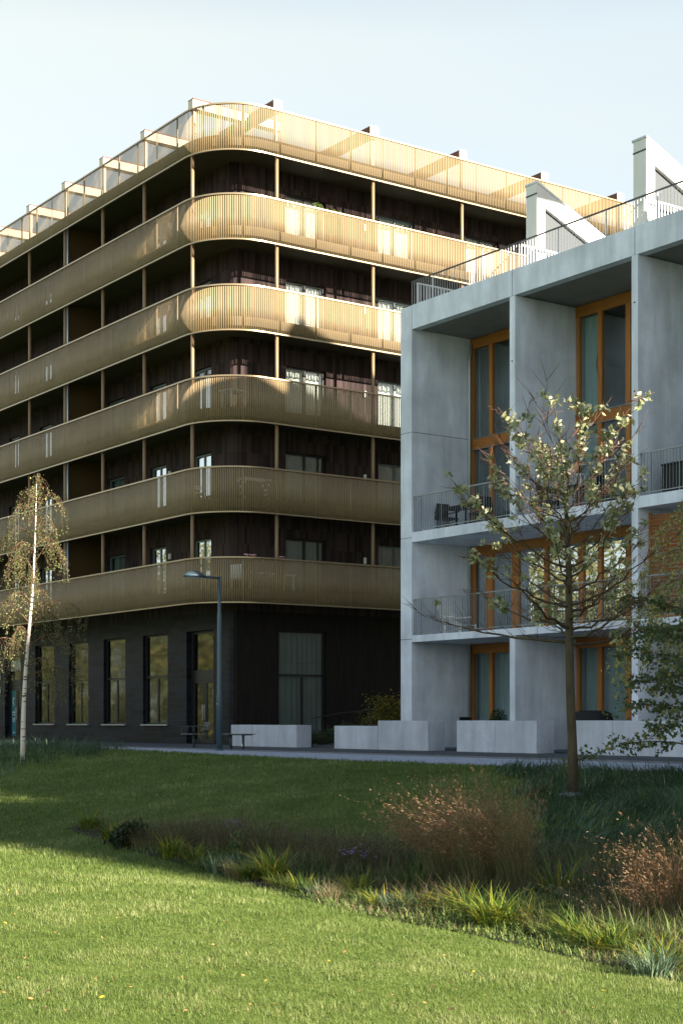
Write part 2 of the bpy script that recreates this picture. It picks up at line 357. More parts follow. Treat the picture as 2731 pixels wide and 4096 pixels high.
M['leafyellow'] = leaf_mat('yellow_bush_leaves', (0.05, 0.055, 0.012), (0.16, 0.14, 0.02), (0.40, 0.25, 0.03), 0.35)
M['leafautumn'] = leaf_mat('autumn_tree_leaves', (0.05, 0.072, 0.03), (0.18, 0.19, 0.075), (0.38, 0.28, 0.10), 0.35)
M['leafpot'] = leaf_mat('bright_pot_leaves', (0.05, 0.10, 0.02), (0.14, 0.20, 0.04), None, 0.3)
M['lawn'] = leaf_mat('lawn_blades', (0.056, 0.108, 0.016), (0.150, 0.212, 0.052), (0.43, 0.44, 0.21), 0.42, 0.5, 0.25)
M['longgrass'] = leaf_mat('long_grass_blades', (0.028, 0.062, 0.030), (0.10, 0.17, 0.10), (0.38, 0.46, 0.30), 0.25, 0.5)
M['lily'] = leaf_mat('strap_leaves', (0.06, 0.12, 0.02), (0.19, 0.24, 0.03), (0.50, 0.36, 0.04), 0.35)
M['tanstem'] = leaf_mat('tan_grass_stems', (0.12, 0.14, 0.06), (0.28, 0.25, 0.12), (0.46, 0.33, 0.19), 0.35)
M['plume'] = leaf_mat('red_brown_plumes', (0.22, 0.115, 0.06), (0.38, 0.22, 0.12), (0.55, 0.39, 0.25), 0.4)
M['brownstem'] = leaf_mat('dry_brown_stems', (0.055, 0.06, 0.03), (0.13, 0.105, 0.06), (0.30, 0.21, 0.14), 0.3)
M['pink'] = mat('pink_petals', (0.75, 0.36, 0.40), 0.7)
M['violet'] = mat('violet_petals', (0.35, 0.22, 0.60), 0.7)
M['redpetal'] = mat('red_leaves', (0.45, 0.05, 0.05), 0.7)
M['dryleaf'] = mat('dry_leaf', (0.30, 0.17, 0.06), 0.8, var=0.4, vscale=9)
M['yleaf'] = mat('yellow_leaf', (0.60, 0.38, 0.03), 0.8, var=0.2, vscale=9)
M['bleaf'] = mat('brown_leaf', (0.07, 0.035, 0.02), 0.8, var=0.3, vscale=9)
M['shadeblock'] = concrete_mat('shade_block_beige', (0.45, 0.40, 0.34), 0.08, 0.03, False)

def ground_mat():
    m = bpy.data.materials.new('lawn_ground'); m.use_nodes = True; t = m.node_tree; p = t.nodes['Principled BSDF']
    tcn = t.nodes.new('ShaderNodeTexCoord'); n = t.nodes.new('ShaderNodeTexNoise'); n.inputs['Scale'].default_value = 1.4; n.inputs['Detail'].default_value = 10
    n.inputs['Roughness'].default_value = 0.7
    t.links.new(tcn.outputs['Object'], n.inputs['Vector']); r = t.nodes.new('ShaderNodeValToRGB'); e = r.color_ramp.elements
    e[0].position = 0.32; e[0].color = (0.055, 0.10, 0.016, 1); e[1].position = 0.70; e[1].color = (0.16, 0.20, 0.05, 1)
    t.links.new(n.outputs['Fac'], r.inputs[0]); t.links.new(r.outputs[0], p.inputs['Base Color']); p.inputs['Roughness'].default_value = 0.95
    p.inputs['Specular IOR Level'].default_value = 0.1
    return m
M['ground'] = ground_mat()

# ------------------------------------------------------------------ setting: ground, paths
def build_ground():
    xs = np.unique(np.concatenate([np.linspace(-400, -30, 12), np.linspace(-30, 0, 16), np.arange(0, 20.01, 0.25), np.linspace(20, 60, 12), np.linspace(60, 500, 10)]))
    ys = np.unique(np.concatenate([np.linspace(-300, -20, 10), np.linspace(-20, 0, 10), np.arange(0, 48.01, 0.4), np.linspace(48, 120, 20), np.linspace(120, 600, 10)]))
    X, Y = np.meshgrid(xs, ys, indexing='ij')
    Z = H(X, Y) - np.where(X > 18.69, 0.05, 0.0)
    V = np.stack([X.ravel(), Y.ravel(), Z.ravel()], 1); n = len(ys)
    i, j = np.meshgrid(np.arange(len(xs) - 1), np.arange(n - 1), indexing='ij'); a = (i * n + j).ravel()
    F = np.stack([a, a + n, a + n + 1, a + 1], 1)
    tag(np_mesh('ground', V, F, M['ground']), 'grassed ground sloping up from the swale to the path', kind='structure')
build_ground()
tag(MB().box(18.72, 22.55, -120, 160, -0.2, 0.0).build('path', M['path']), 'pale grey asphalt path running past the buildings', kind='structure')
kb = MB()
for i in range(-60, 80): kb.box(22.555, 22.70, i * 2.0 + 0.006, i * 2.0 + 1.994, -0.2, 0.035)
tag(kb.build('kerb', M['kerb']), 'low granite kerb along the path', kind='structure')
tag(MB().box(22.705, 27.6, -10, 160, -0.2, 0.012).build('pavement', M['paving']), 'dark paved strip in front of the buildings', kind='structure')
tag(MB().box(27.62, 60, -10, 45.5, -0.2, 0.03).build('forecourt', M['patio']), 'paved patios in front of the concrete building', kind='structure')

# ------------------------------------------------------------------ openings and windows
def wall_with_holes(mb, pl, c, a0, a1, z0, z1, holes, depth=0.22):
    A = sorted({a0, a1, *[h[0] for h in holes], *[h[1] for h in holes]}); Z = sorted({z0, z1, *[h[2] for h in holes], *[h[3] for h in holes]})
    def P(a, z, d=0.0): return (c + d, a, z) if pl == 'X' else (a, c + d, z)
    for i in range(len(A) - 1):
        for j in range(len(Z) - 1):
            ma, mz = (A[i] + A[i + 1]) / 2, (Z[j] + Z[j + 1]) / 2
            if any(h[0] < ma < h[1] and h[2] < mz < h[3] for h in holes): continue
            mb.quadlist([P(A[i], Z[j]), P(A[i + 1], Z[j]), P(A[i + 1], Z[j + 1]), P(A[i], Z[j + 1])], [(0, 1, 2, 3)])
    for h in holes:
        q = [(h[0], h[2]), (h[1], h[2]), (h[1], h[3]), (h[0], h[3])]
        for k in range(4):
            p, r = q[k], q[(k + 1) % 4]
            mb.quadlist([P(*p), P(*r), P(r[0], r[1], depth), P(p[0], p[1], depth)], [(0, 1, 2, 3)])

def curtain(pl, c, a0, a1, z0, z1, m, parent, gather=0.0, name='curtain'):
    n = max(6, int((a1 - a0) / 0.045)); vs = []; fs = []
    rows = [0, 0.5, 1.0]
    for ri, fz in enumerate(rows):
        for i in range(n + 1):
            u = i / n; wv = 0.03 * math.sin(u * (a1 - a0) / 0.13 * 6.283 * 0.6 + 0.7 * math.sin(9 * u))
            wd = (a1 - a0) * (1 - gather * (1 if fz == 0.5 else 0))
            a = a1 - u * wd if gather else a0 + u * wd
            z = z0 + fz * (z1 - z0)
            vs.append((c + wv, a, z) if pl == 'X' else (a, c + wv, z))
    for r in range(len(rows) - 1):
        for i in range(n): b = r * (n + 1) + i; fs.append((b, b + 1, b + n + 2, b + n + 1))
    return MB().quadlist(vs, fs, True).build(name, m, parent)

def window(parent, pl, c, a0, a1, z0, z1, fm, gm, vert=(), trans=(), fw=0.06, cur=None, name='window', sill=None, gather=0.0, curz=None, cura=None, lowvert=None):
    """frame mesh with a glass pane and, where seen, a curtain or a sill under it"""
    f = MB(); d0, d1 = c, c + 0.07
    f.pbox(pl, d0, d1, a0, a0 + fw, z0, z1); f.pbox(pl, d0, d1, a1 - fw, a1, z0, z1)
    f.pbox(pl, d0, d1, a0 + fw, a1 - fw, z0, z0 + fw); f.pbox(pl, d0, d1, a0 + fw, a1 - fw, z1 - fw, z1)
    for zt in trans: f.pbox(pl, d0 + 0.003, d1 - 0.003, a0 + fw, a1 - fw, zt - fw * 0.6, zt + fw * 0.6)
    for v in vert:
        a = a0 + v * (a1 - a0); f.pbox(pl, d0 + 0.006, d1 - 0.006, a - fw * 0.7, a + fw * 0.7, z0 + fw, (lowvert or z1) - fw)
    o = f.build(name, fm, parent)
    MB().pbox(pl, c + 0.033, c + 0.041, a0 + fw * 0.5, a1 - fw * 0.5, z0 + fw * 0.5, z1 - fw * 0.5).build('pane', gm, o)
    if cur is not None:
        ca = cura or (a0 + 0.04, a1 - 0.04); cz = curz or (z0 + 0.05, z1 - 0.02)
        curtain(pl, c + 0.16, ca[0], ca[1], cz[0], cz[1], cur, o, gather)
    if sill is not None:
        MB().pbox(pl, sill - 0.09, c, a0 - 0.05, a1 + 0.05, z0 - 0.05, z0 - 0.004).build('sill', M['pipe'], o)
    return o

# ------------------------------------------------------------------ the brass-screened apartment building
XF, YF, RC = 25.93, 43.88, 2.0           # outer faces of the balconies and the corner radius
XE, YE = 53.0, 74.0
REC = 1.72
BOT = [4.73, 7.72, 10.72, 13.72, 16.72, 19.67]
TOP = [6.23, 9.22, 12.22, 15.22, 18.22, 21.20]
FLR = [b + 0.45 for b in BOT]
def outline(off, step=0.1):
    """balcony edge moved inwards by off, from the far left end round the corner to the right end"""
    r = max(RC - off, 0.05); cx_, cy_ = XF + RC, YF + RC
    pts = []; y = YE
    n = int((YE - cy_) / step)
    for i in range(n): pts.append((XF + off, YE + (cy_ - YE) * i / n))
    m = max(4, int(r * 1.5708 / step))
    for i in range(m): a = math.pi + (math.pi / 2) * i / m; pts.append((cx_ + r * math.cos(a), cy_ + r * math.sin(a)))
    n = int((XE - cx_) / step)
    for i in range(n + 1): pts.append((cx_ + (XE - cx_) * i / n, YF + off))
    return pts

apt = empty('apartment_building', (XF + REC, YF + REC, 0)); 
APT0 = Vector(apt.location)
tag(apt, 'dark brick apartment block wrapped in rounded balconies with ribbed brass screens', 'apartment building')
def P_(o):    # keep world placement of parts built in world coordinates under a moved root
    o.matrix_parent_inverse = Matrix.Translation(-Vector(o.parent.location)) if o.parent.parent is None else Matrix.Identity(4)
    return o

def ring(off0, off1, z0, z1, step=0.4):
    a = outline(off0, step); b = outline(off1, step); n = min(len(a), len(b))
    # resample both to same count by normalised index on each of the three stretches
    def rs(off):
        r = max(RC - off, 0.05); cx_, cy_ = XF + RC, YF + RC; pts = []
        for i in range(20): pts.append((XF + off, YE + (cy_ - YE) * i / 20))
        for i in range(40): t_ = math.pi + (math.pi / 2) * i / 40; pts.append((cx_ + r * math.cos(t_), cy_ + r * math.sin(t_)))
        for i in range(21): pts.append((cx_ + (XE - cx_) * i / 20, YF + off))
        return pts
    a, b = rs(off0), rs(off1); n = len(a)
    vs = [(p[0], p[1], z0) for p in a] + [(p[0], p[1], z1) for p in a] + [(p[0], p[1], z0) for p in b] + [(p[0], p[1], z1) for p in b]
    fs = []
    for i in range(n - 1):
        fs += [(i, i + 1, n + i + 1, n + i), (2 * n + i + 1, 2 * n + i, 3 * n + i, 3 * n + i + 1), (n + i, n + i + 1, 3 * n + i + 1, 3 * n + i), (i + 1, i, 2 * n + i, 2 * n + i + 1)]
    return vs, fs

def build_screens():
    pitch = 0.076
    pts = outline(0.0, 0.02); L_ = [0.0]
    for i in range(1, len(pts)): L_.append(L_[-1] + math.dist(pts[i], pts[i - 1]))
    L_ = np.array(L_); PX = np.array(pts)
    s = np.arange(0.05, L_[-1], pitch)
    x = np.interp(s, L_, PX[:, 0]); y = np.interp(s, L_, PX[:, 1])
    x2 = np.interp(s + 0.03, L_, PX[:, 0]); y2 = np.interp(s + 0.03, L_, PX[:, 1]); x1 = np.interp(s - 0.03, L_, PX[:, 0]); y1 = np.interp(s - 0.03, L_, PX[:, 1])
    T = np.stack([x2 - x1, y2 - y1], 1); T /= np.linalg.norm(T, axis=1)[:, None]; Nn = np.stack([-T[:, 1], T[:, 0]], 1)  # Nn points inwards or outwards
    for fl in range(6):
        z0, z1 = BOT[fl] + 0.03, TOP[fl] - 0.03
        hw, dp = 0.0262, 0.0035
        # trapezoid rib: outer face narrow, inner face wide
        prof = [(-hw * 0.6, -dp), (hw * 0.6, -dp), (hw, dp), (-hw, dp)]
        C = np.stack([x, y], 1); sgn = -1.0
        rings = []
        for z in (z0, z1):
            for (a, b) in prof:
                p = C + T * a + Nn * (b * sgn); rings.append(np.concatenate([p, np.full((len(s), 1), z)], 1))
        V = np.stack(rings, 1).reshape(-1, 3); n = len(s)
        base = np.arange(n)[:, None] * 8
        fc = np.array([[0, 1, 5, 4], [1, 2, 6, 5], [2, 3, 7, 6], [3, 0, 4, 7], [3, 2, 1, 0], [4, 5, 6, 7]])
        F = (base[:, :, None] + fc[None]).reshape(-1, 4)
        fr = MB(); ps = np.arange(0.6, L_[-1], 1.42)          # stiffening posts behind the ribs
        for q in ps:
            px_, py_ = float(np.interp(q, L_, PX[:, 0])), float(np.interp(q, L_, PX[:, 1])); k = int(np.argmin(abs(s - q)))
            t3 = Vector((T[k, 0], T[k, 1], 0)); n3 = Vector((0, 0, 1)).cross(t3); c = Vector((px_, py_, 0)) + n3 * 0.035
            fr.obox((c.x, c.y, (z0 + z1) / 2), t3, n3, (0, 0, 1), 0.016, 0.02, (z1 - z0) / 2)
        F = np.concatenate([F, np.array(fr.f) + len(V)]); V = np.concatenate([V, np.array(fr.v)])
        so_ = P_(np_mesh('balcony_screen', V, F, M['brass'], apt))
        # top and bottom cappings
        for nm, za, zb, o0, o1 in (('handrail', TOP[fl] - 0.03, TOP[fl] + 0.02, -0.035, 0.03), ('bottom_rim', BOT[fl] - 0.012, BOT[fl] + 0.03, -0.02, 0.04)):
            vs, fs = ring(o0, o1, za, zb); c = MB().quadlist(vs, fs).build(nm, M['brasscap'], so_)
            c.matrix_parent_inverse = Matrix.Translation(-APT0)
    # floor slabs under and behind every screen
    for fl in range(6):
        poly = outline(0.085, 0.12) + [(XE, YE)]
        o = P_(MB().prism(poly, BOT[fl] + 0.20, BOT[fl] + 0.45).build('floor_slab', M['slab'], apt))
        vs, fs = ring(0.068, 0.080, BOT[fl] + 0.17, BOT[fl] + 0.47); P_(MB().quadlist(vs, fs).build('slab_edge', M['edge'], apt))
        if fl == 5:
            vs, fs = ring(0.06, 0.22, BOT[5] + 0.45, BOT[5] + 0.52); P_(MB().quadlist(vs, fs).build('roof_upstand', M['slab'], apt))
build_screens()

LCOL = [45.60, 48.98, 52.20, 55.42, 58.72, 62.0, 65.3, 68.6, 71.9]
RCOL = [28.41, 32.40, 36.41, 40.4, 44.4, 48.4]
def brass_column(x, y, z0, z1):
    P_(MB().tube([(x, y, z0), (x, y, z1)], 0.062, 10).build('column', M['column'], apt))
for fl in range(5):
    z0, z1 = FLR[fl], BOT[fl + 1] + 0.2
    for y in LCOL: brass_column(XF + 0.15, y, z0, z1)
    for x in RCOL: brass_column(x, YF + 0.15, z0, z1)
    # partition between two balconies with a pale downpipe in front of it
    P_(MB().box(XF + 0.22, XF + REC - 0.003, 55.50, 55.56, z0, z1).build('balcony_partition', M['partition'], apt))
    P_(MB().tube([(XF + 0.16, 55.22, z0), (XF + 0.16, 55.22, z1)], 0.035, 8).build('downpipe', M['pipe'], apt))

def build_apt_walls():
    X0, Y0 = XF + REC, YF + REC
    lw = [(47.05, 48.33), (50.26, 51.49), (53.54, 54.97), (60.06, 61.24), (63.36, 64.42), (67.2, 68.4)]
    rw = [(29.80, 31.50), (33.80, 35.46), (37.88, 39.54), (41.9, 43.6), (45.9, 47.6)]
    zr = [(FLR[i], FLR[i] + 2.02) for i in range(5)]
    mb = MB(); cz0, cz1 = 4.6, BOT[5] + 0.2
    r = RC - REC
    wall_with_holes(mb, 'X', X0, Y0 + r, YE, cz0, cz1, [(a, b, z0, z1) for a, b in lw for z0, z1 in zr], 0.2)
    wall_with_holes(mb, 'Y', Y0, X0 + r, XE, cz0, cz1, [(a, b, z0, z1) for a, b in rw for z0, z1 in zr], 0.2)
    arc = [(X0 + r + r * math.cos(math.pi + k * math.pi / 16), Y0 + r + r * math.sin(math.pi + k * math.pi / 16)) for k in range(9)]
    for i in range(8):
        a, b = arc[i], arc[i + 1]; mb.quadlist([(a[0], a[1], cz0), (b[0], b[1], cz0), (b[0], b[1], cz1), (a[0], a[1], cz1)], [(0, 1, 2, 3)], True)
    mb.quadlist([(XE, Y0, 0), (XE, YE, 0), (XE, YE, cz1), (XE, Y0, cz1)], [(0, 1, 2, 3)])
    mb.quadlist([(X0, YE, 0), (XE, YE, 0), (XE, YE, cz1), (X0, YE, cz1)], [(0, 1, 2, 3)])
    P_(mb.build('wall', M['upwall'], apt))
    for i, (z0, z1) in enumerate(zr):
        for j, (a, b) in enumerate(lw):
            cur = (i + j) % 2 == 0
            P_(window(apt, 'X', X0 + 0.11, a + 0.003, b - 0.003, z0 + 0.01, z1 - 0.003, M['greyframe'], M['glassR'] if j in (0, 1, 3, 4) else M['glassB'], vert=(0.5,), cur=M['tealcurtain'] if j == 2 else M['curtain'] if cur else None, fw=0.07))
        for j, (a, b) in enumerate(rw):
            P_(window(apt, 'Y', Y0 + 0.11, a + 0.003, b - 0.003, z0 + 0.01, z1 - 0.003, M['blackframe'] if j % 2 == 0 else M['greyframe'], M['glassB'], vert=(0.5,),
                      cur=M['curtain'] if (i >= 2) else M['greenfilm'], fw=0.07))
        P_(MB().box(33.12, 33.20, Y0 - 0.10, Y0 - 0.003, FLR[i] + 1.30, FLR[i] + 1.52).build('wall_lamp', M['white'], apt, 0.01))
        P_(MB().box(X0 - 0.10, X0 - 0.003, 49.86, 49.93, FLR[i] + 1.5, FLR[i] + 1.7).build('wall_lamp', M['white'], apt, 0.01))
    # ground floor
    gl = [(59.79, 61.69, 0.70, 4.0), (56.63, 58.42, 0.70, 4.0), (53.46, 55.29, 0.70, 4.0), (50.15, 52.05, 0.70, 4.0)]
    gd = [(46.89, 48.77, 0.02, 4.0), (63.2, 64.9, 0.02, 3.97)]; g2 = [(66.6, 68.4, 0.7, 4.0), (69.8, 71.6, 0.7, 4.0)]
    gb = MB(); wall_with_holes(gb, 'X', X0, Y0 + r, YE, 0.0, 4.6, gl + gd + g2, 0.3)
    for i in range(4):
        a, b = arc[i], arc[i + 1]; gb.quadlist([(a[0], a[1], 0), (b[0], b[1], 0), (b[0], b[1], 4.6), (a[0], a[1], 4.6)], [(0, 1, 2, 3)], True)
    P_(gb.build('ground_floor_wall', M['gfwall'], apt))
    gs = MB(); wall_with_holes(gs, 'Y', Y0, X0 + r, XE, 0.0, 4.6, [(29.52, 31.52, 0.30, 3.97)], 0.2)
    for i in range(4, 8):
        a, b = arc[i], arc[i + 1]; gs.quadlist([(a[0], a[1], 0), (b[0], b[1], 0), (b[0], b[1], 4.6), (a[0], a[1], 4.6)], [(0, 1, 2, 3)], True)
    P_(gs.build('ground_floor_side_wall', M['gfside'], apt))
    for (a, b, z0, z1) in gl + g2:
        P_(window(apt, 'X', X0 + 0.12, a + 0.003, b - 0.003, z0 + 0.003, z1 - 0.003, M['blackframe'], M['glassG'], vert=(0.5,), trans=(2.45,), sill=X0, lowvert=2.45))
    o = P_(window(apt, 'Y', Y0 + 0.12, 29.523, 31.517, 0.303, 3.967, M['blackframe'], M['glassB'], vert=(0.52,), trans=(2.42,), cur=M['greenfilm'], lowvert=2.42))
    # doors
    for (a, b, z0, z1), teal in zip(gd, (False, True)):
        f = MB(); c = X0 + 0.2; mid = (a + b) / 2
        f.box(c, c + 0.08, a + 0.003, a + 0.10, z0, z1 - 0.003); f.box(c, c + 0.08, b - 0.10, b - 0.003, z0, z1 - 0.003); f.box(c, c + 0.08, a + 0.10, b - 0.10, z1 - 0.10, z1 - 0.003)
        f.box(c, c + 0.08, a + 0.10, b - 0.10, 2.28, 2.62)
        d = P_(f.build('door_frame', M['blackframe'], apt))
        MB().box(c + 0.035, c + 0.045, a + 0.1, b - 0.1, 2.62, z1 - 0.1).build('pane', M['glassG'], d).matrix_parent_inverse = Matrix.Identity(4)
        for k, (p, q) in enumerate(((a + 0.10, mid - 0.006), (mid + 0.006, b - 0.10))):
            g = MB(); e = c + 0.01
            fwid = 0.13
            g.box(e, e + 0.05, p, p + fwid, z0 + 0.01, 2.275); g.box(e, e + 0.05, q - fwid, q, z0 + 0.01, 2.275); g.box(e, e + 0.05, p + fwid, q - fwid, z0 + 0.01, z0 + 0.16); g.box(e, e + 0.05, p + fwid, q - fwid, 2.16, 2.275)
            dd = P_(g.build('door', M['blackframe'], apt))
            film = teal and k == 1
            MB().box(e + 0.02, e + 0.03, p + fwid, q - fwid, z0 + 0.16, 2.16).build('pane', M['teal'] if film else M['glassG'], dd)
            if film:
                t_ = MB(); x_ = e + 0.016; yc = (p + q) / 2
                # pale markings on the film: a hooked figure above, lines of small type below
                pts = [(x_, yc + 0.10 * math.cos(u), 1.72 + 0.14 * math.sin(u)) for u in np.linspace(2.8, -1.3, 12)] + [(x_, yc - 0.01, 1.50), (x_, yc + 0.02, 1.42)]
                t_.tube(pts, 0.016, 5)
                for zz, hh in ((1.18, 0.05), (1.08, 0.035)):
                    for c3 in range(4): t_.box(x_ - 0.001, x_ + 0.001, p + fwid + 0.04 + c3 * 0.10, p + fwid + 0.11 + c3 * 0.10, zz, zz + hh)
                for zz in (0.92, 0.86, 0.80): t_.box(x_ - 0.001, x_ + 0.001, p + fwid + 0.12, q - fwid - 0.08, zz, zz + 0.025)
                t_.box(x_ - 0.001, x_ + 0.001, yc - 0.08, yc + 0.1, 0.30, 0.34)
                t_.build('door_lettering', M['white'], dd)
            hs = MB(); yy = q - 0.06 if k == 0 else p + 0.06
            hs.tube([(e - 0.04, yy, 0.85), (e - 0.06, yy, 0.9), (e - 0.06, yy, 1.35), (e - 0.04, yy, 1.4)], 0.012, 6).build('handle', M['pipe'], dd)
    P_(MB().box(X0 + 0.195, X0 + 0.198, 63.35, 64.7, 3.0, 3.45).build('fanlight_sign', M['pipe'], apt))
    P_(MB().box(X0 - 0.05, X0 - 0.004, 65.35, 65.75, 2.65, 2.95).build('wall_sign', M['white'], apt))
    P_(MB().box(X0 - 0.05, X0 - 0.004, 65.35, 65.70, 2.05, 2.25).build('wall_sign', M['white'], apt))
build_apt_walls()

def build_roof_frames():
    zt = 21.58; h = 0.34; wd = 0.16
    for y in LCOL:            # left side: cream channel seen from its sunny side, red-brown flange on top
        b = P_(MB().box(XF + 0.08, XF + 3.6, y - wd, y + wd, zt - h, zt - 0.035).build('roof_beam', M['beam'], apt))
        fl_ = MB().box(XF + 0.08, XF + 3.6, y - wd - 0.02, y + wd + 0.02, zt - 0.034, zt).build('flange', M['rust'], b)
        for x in (XF + 0.20, XF + 3.45): P_(MB().box(x - 0.05, x + 0.05, y - 0.05, y + 0.05, FLR[5], zt - h).build('roof_post', M['beam'], apt))
    for x in RCOL + [52.3]:   # right side: red-brown beam with a cream end plate
        b = P_(MB().box(x - wd, x + wd, YF + 0.10, YF + 3.6, zt - h, zt - 0.02).build('roof_beam', M['rust'], apt))
        MB().box(x - wd - 0.01, x + wd + 0.01, YF + 0.06, YF + 0.097, zt - h - 0.01, zt).build('end_plate', M['beam'], b)
        for y in (YF + 0.20, YF + 3.45): P_(MB().box(x - 0.05, x + 0.05, y - 0.05, y + 0.05, FLR[5], zt - h).build('roof_post', M['beam'], apt))
    # two long cream beams, assumed, on the roof terrace behind the right-hand screen
    P_(MB().box(29.0, 52.0, YF + 3.1, YF + 3.3, 20.75, 21.0).build('assumed_terrace_beam', M['beam'], apt))
    P_(MB().box(29.0, 52.0, YF + 1.9, YF + 2.1, 20.30, 20.52).build('assumed_terrace_beam', M['beam'], apt))
build_roof_frames()

# fix parenting of windows' children: they were built in world coordinates under frames that carry the offset already
for o in COL.objects:
    if o.parent is not None and o.parent.parent is apt and o.matrix_parent_inverse == Matrix.Translation(-APT0):
        o.matrix_parent_inverse = Matrix.Identity(4)

# ------------------------------------------------------------------ the concrete building on the right
GX = 28.3
con = empty('concrete_building', (GX, 30, 0)); CON0 = Vector(con.location)
tag(con, 'pale cast concrete row building with deep loggias and orange wooden window frames', 'row building')
def Q_(o): o.matrix_parent_inverse = Matrix.Translation(-CON0); return o
WIN_X = 30.55
def build_concrete():
    walls = [36.53 + 0.0, 31.97, 27.41, 22.85, 18.29, 13.73, 9.17, 4.61]
    # end wall with two fine joints
    z = [0.0, 3.235, 6.235, 9.35, 13.09]
    for a, b in zip(z[:-1], z[1:]): Q_(MB().box(GX, 42, 36.53, 37.06, a + 0.008, b - 0.008).build('end_wall', M['inconcrete'] if False else M['concrete'], con))
    Q_(MB().box(GX + 0.02, 41.9, 36.55, 37.04, 0.0, 13.05).build('joint_filler', M['darkrail'], con))
    for i, y in enumerate(walls[1:]):
        yy = y
        if i % 2 == 0:
            Q_(MB().box(GX, WIN_X + 0.35, yy, yy + 0.22, 0, 3.14).build('party_wall', M['concrete'], con, 0.008)); Q_(MB().box(GX, WIN_X + 0.35, yy, yy + 0.22, 6.383, 12.37).build('party_wall', M['concrete'], con, 0.008))
        else:
            Q_(MB().box(GX - 0.004, WIN_X + 0.35, yy, yy + 0.22, 0, 12.372).build('party_wall', M['concrete'], con, 0.008))
        for zz in ((9.0, 11.2) if i % 2 else (8.2, 10.6)):
            Q_(MB().tube([(GX - 0.02, yy + 0.11, zz), (GX + 0.01, yy + 0.11, zz)], 0.02, 8).build('bolt', M['darkrail'], con))
    # slabs
    y0 = 4.61
    segs = [(27.632, 36.527), (18.512, 27.406), (9.392, 18.286), (4.61, 9.166)]
    for a, b in segs:
        Q_(MB().box(GX + 0.003, WIN_X + 0.3, a, b, 3.143, 3.34).build('balcony_slab', M['concrete'], con, 0.006))
        Q_(MB().box(GX + 0.003, WIN_X + 0.3, a, b, 6.09, 6.38).build('balcony_slab', M['concrete'], con, 0.006))
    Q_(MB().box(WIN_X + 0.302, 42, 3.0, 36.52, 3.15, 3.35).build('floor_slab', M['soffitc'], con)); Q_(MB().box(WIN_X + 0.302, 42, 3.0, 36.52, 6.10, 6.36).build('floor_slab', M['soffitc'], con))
    ys = [36.524, 32.08, 27.52, 22.96, 18.40, 13.84, 9.28, 4.61]
    for a, b in zip(ys[:-1], ys[1:]):
        Q_(MB().box(GX - 0.002, GX + 0.28, b + 0.012, a - 0.012, 12.375, 13.09).build('fascia_panel', M['concrete'], con, 0.006))
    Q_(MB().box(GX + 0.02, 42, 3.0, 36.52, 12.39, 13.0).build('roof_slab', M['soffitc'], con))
    # back and side closing walls
    Q_(MB().box(41.8, 42, 3.0, 36.5, 0, 12.38).build('rear_wall', M['concrete'], con)); Q_(MB().box(GX, 42, 2.6, 2.99, 0, 13.0).build('side_wall', M['concrete'], con))
    # glazing
    def glaze(ya, yb, zlist, posts, cur=None, gm=None, header=True, gather=None):
        """one bay of glazing between walls at ya < yb; zlist = pane heights separated by wooden transoms"""
        f = MB(); c = WIN_X
        for (p0, p1) in posts: f.box(c, c + 0.12, p0, p1, zlist[0][0], zlist[-1][1])
        f.box(c + 0.004, c + 0.115, ya, yb, zlist[0][0], zlist[0][0] + 0.07)
        o = Q_(f.build('window', M['wood'], con))
        t_ = MB()
        for (za, zb), (zc, zd) in zip(zlist[:-1], zlist[1:]): t_.box(c - 0.012, c + 0.10, ya, yb, zb, zc)
        if header: MB().box(c - 0.012, c + 0.10, ya, yb, zlist[-1][1], zlist[-1][1] + header).build('header', M['woodh'], o)
        if t_.v: t_.build('transom', M['woodh'], o)
        s_ = MB()
        for (za, zb), (zc, zd) in zip(zlist[:-1], zlist[1:]): s_.box(c - 0.03, c - 0.012, ya, yb, zc, zc + 0.03); s_.box(c - 0.02, c - 0.012, ya, yb, zb - 0.03, zb)
        if s_.v: s_.build('sill', M['railing'], o)
        MB().box(c + 0.05, c + 0.06, ya, yb, zlist[0][0] + 0.04, zlist[-1][1]).build('pane', gm or M['glassB'], o)
        if cur:
            curtain('X', c + 0.28, ya + 0.1, yb - 0.1, zlist[0][0], zlist[-1][1], cur, o)
        if gather:
            g0, g1 = gather
            for (za, zb) in zlist: curtain('X', c + 0.22, g0, g1, za, zb, M['sheer'], o, 0.45)
        return o
    M['sheer'] = mat('pale_teal_sheer', (0.30, 0.46, 0.48), 0.9, var=0.1, vscale=3, stretch=(9, 9, 0.3))
    for k in range(4):   # pairs of bays
        top = 36.53 - 9.12 * k; mid = 31.97 - 9.12 * k; low = 27.41 - 9.12 * k
        if mid < 5: break
        pA = [(top - 0.12, top - 0.03), (top - 1.0, top - 0.86), (top - 2.25, top - 2.11), (top - 3.2, top - 3.06), (mid + 0.25, mid + 0.38)]
        pB = [(mid - 0.13, mid - 0.03), (mid - 1.01, mid - 0.87), (mid - 2.1, mid - 1.92), (mid - 3.1, mid - 2.96), (low + 0.25, low + 0.38)]
        glaze(mid + 0.225, top - 0.003, [(6.385, 9.03), (9.33, 12.07)], pA, header=0.30, cur=M['tealdark'])
        glaze(low + 0.225, mid - 0.003, [(6.385, 9.03), (9.33, 12.07)], pB, header=0.30, gather=(mid - 0.85, mid - 0.15))
        glaze(low + 0.225, top - 0.003, [(3.345, 5.80)], [(top - 0.17, top - 0.03), (top - 1.0, top - 0.72), (top - 2.17, top - 1.88), (top - 3.4, top - 3.26), (mid - 0.3, mid - 0.1), (mid - 1.01, mid - 0.87), (mid - 2.1, mid - 1.92), (mid - 3.3, mid - 3.1)], header=0.28, gm=M['glassA'])
        glaze(mid + 0.225, top - 0.003, [(0.035, 2.85)], pA, cur=M['tealcurtain'], header=0.28)
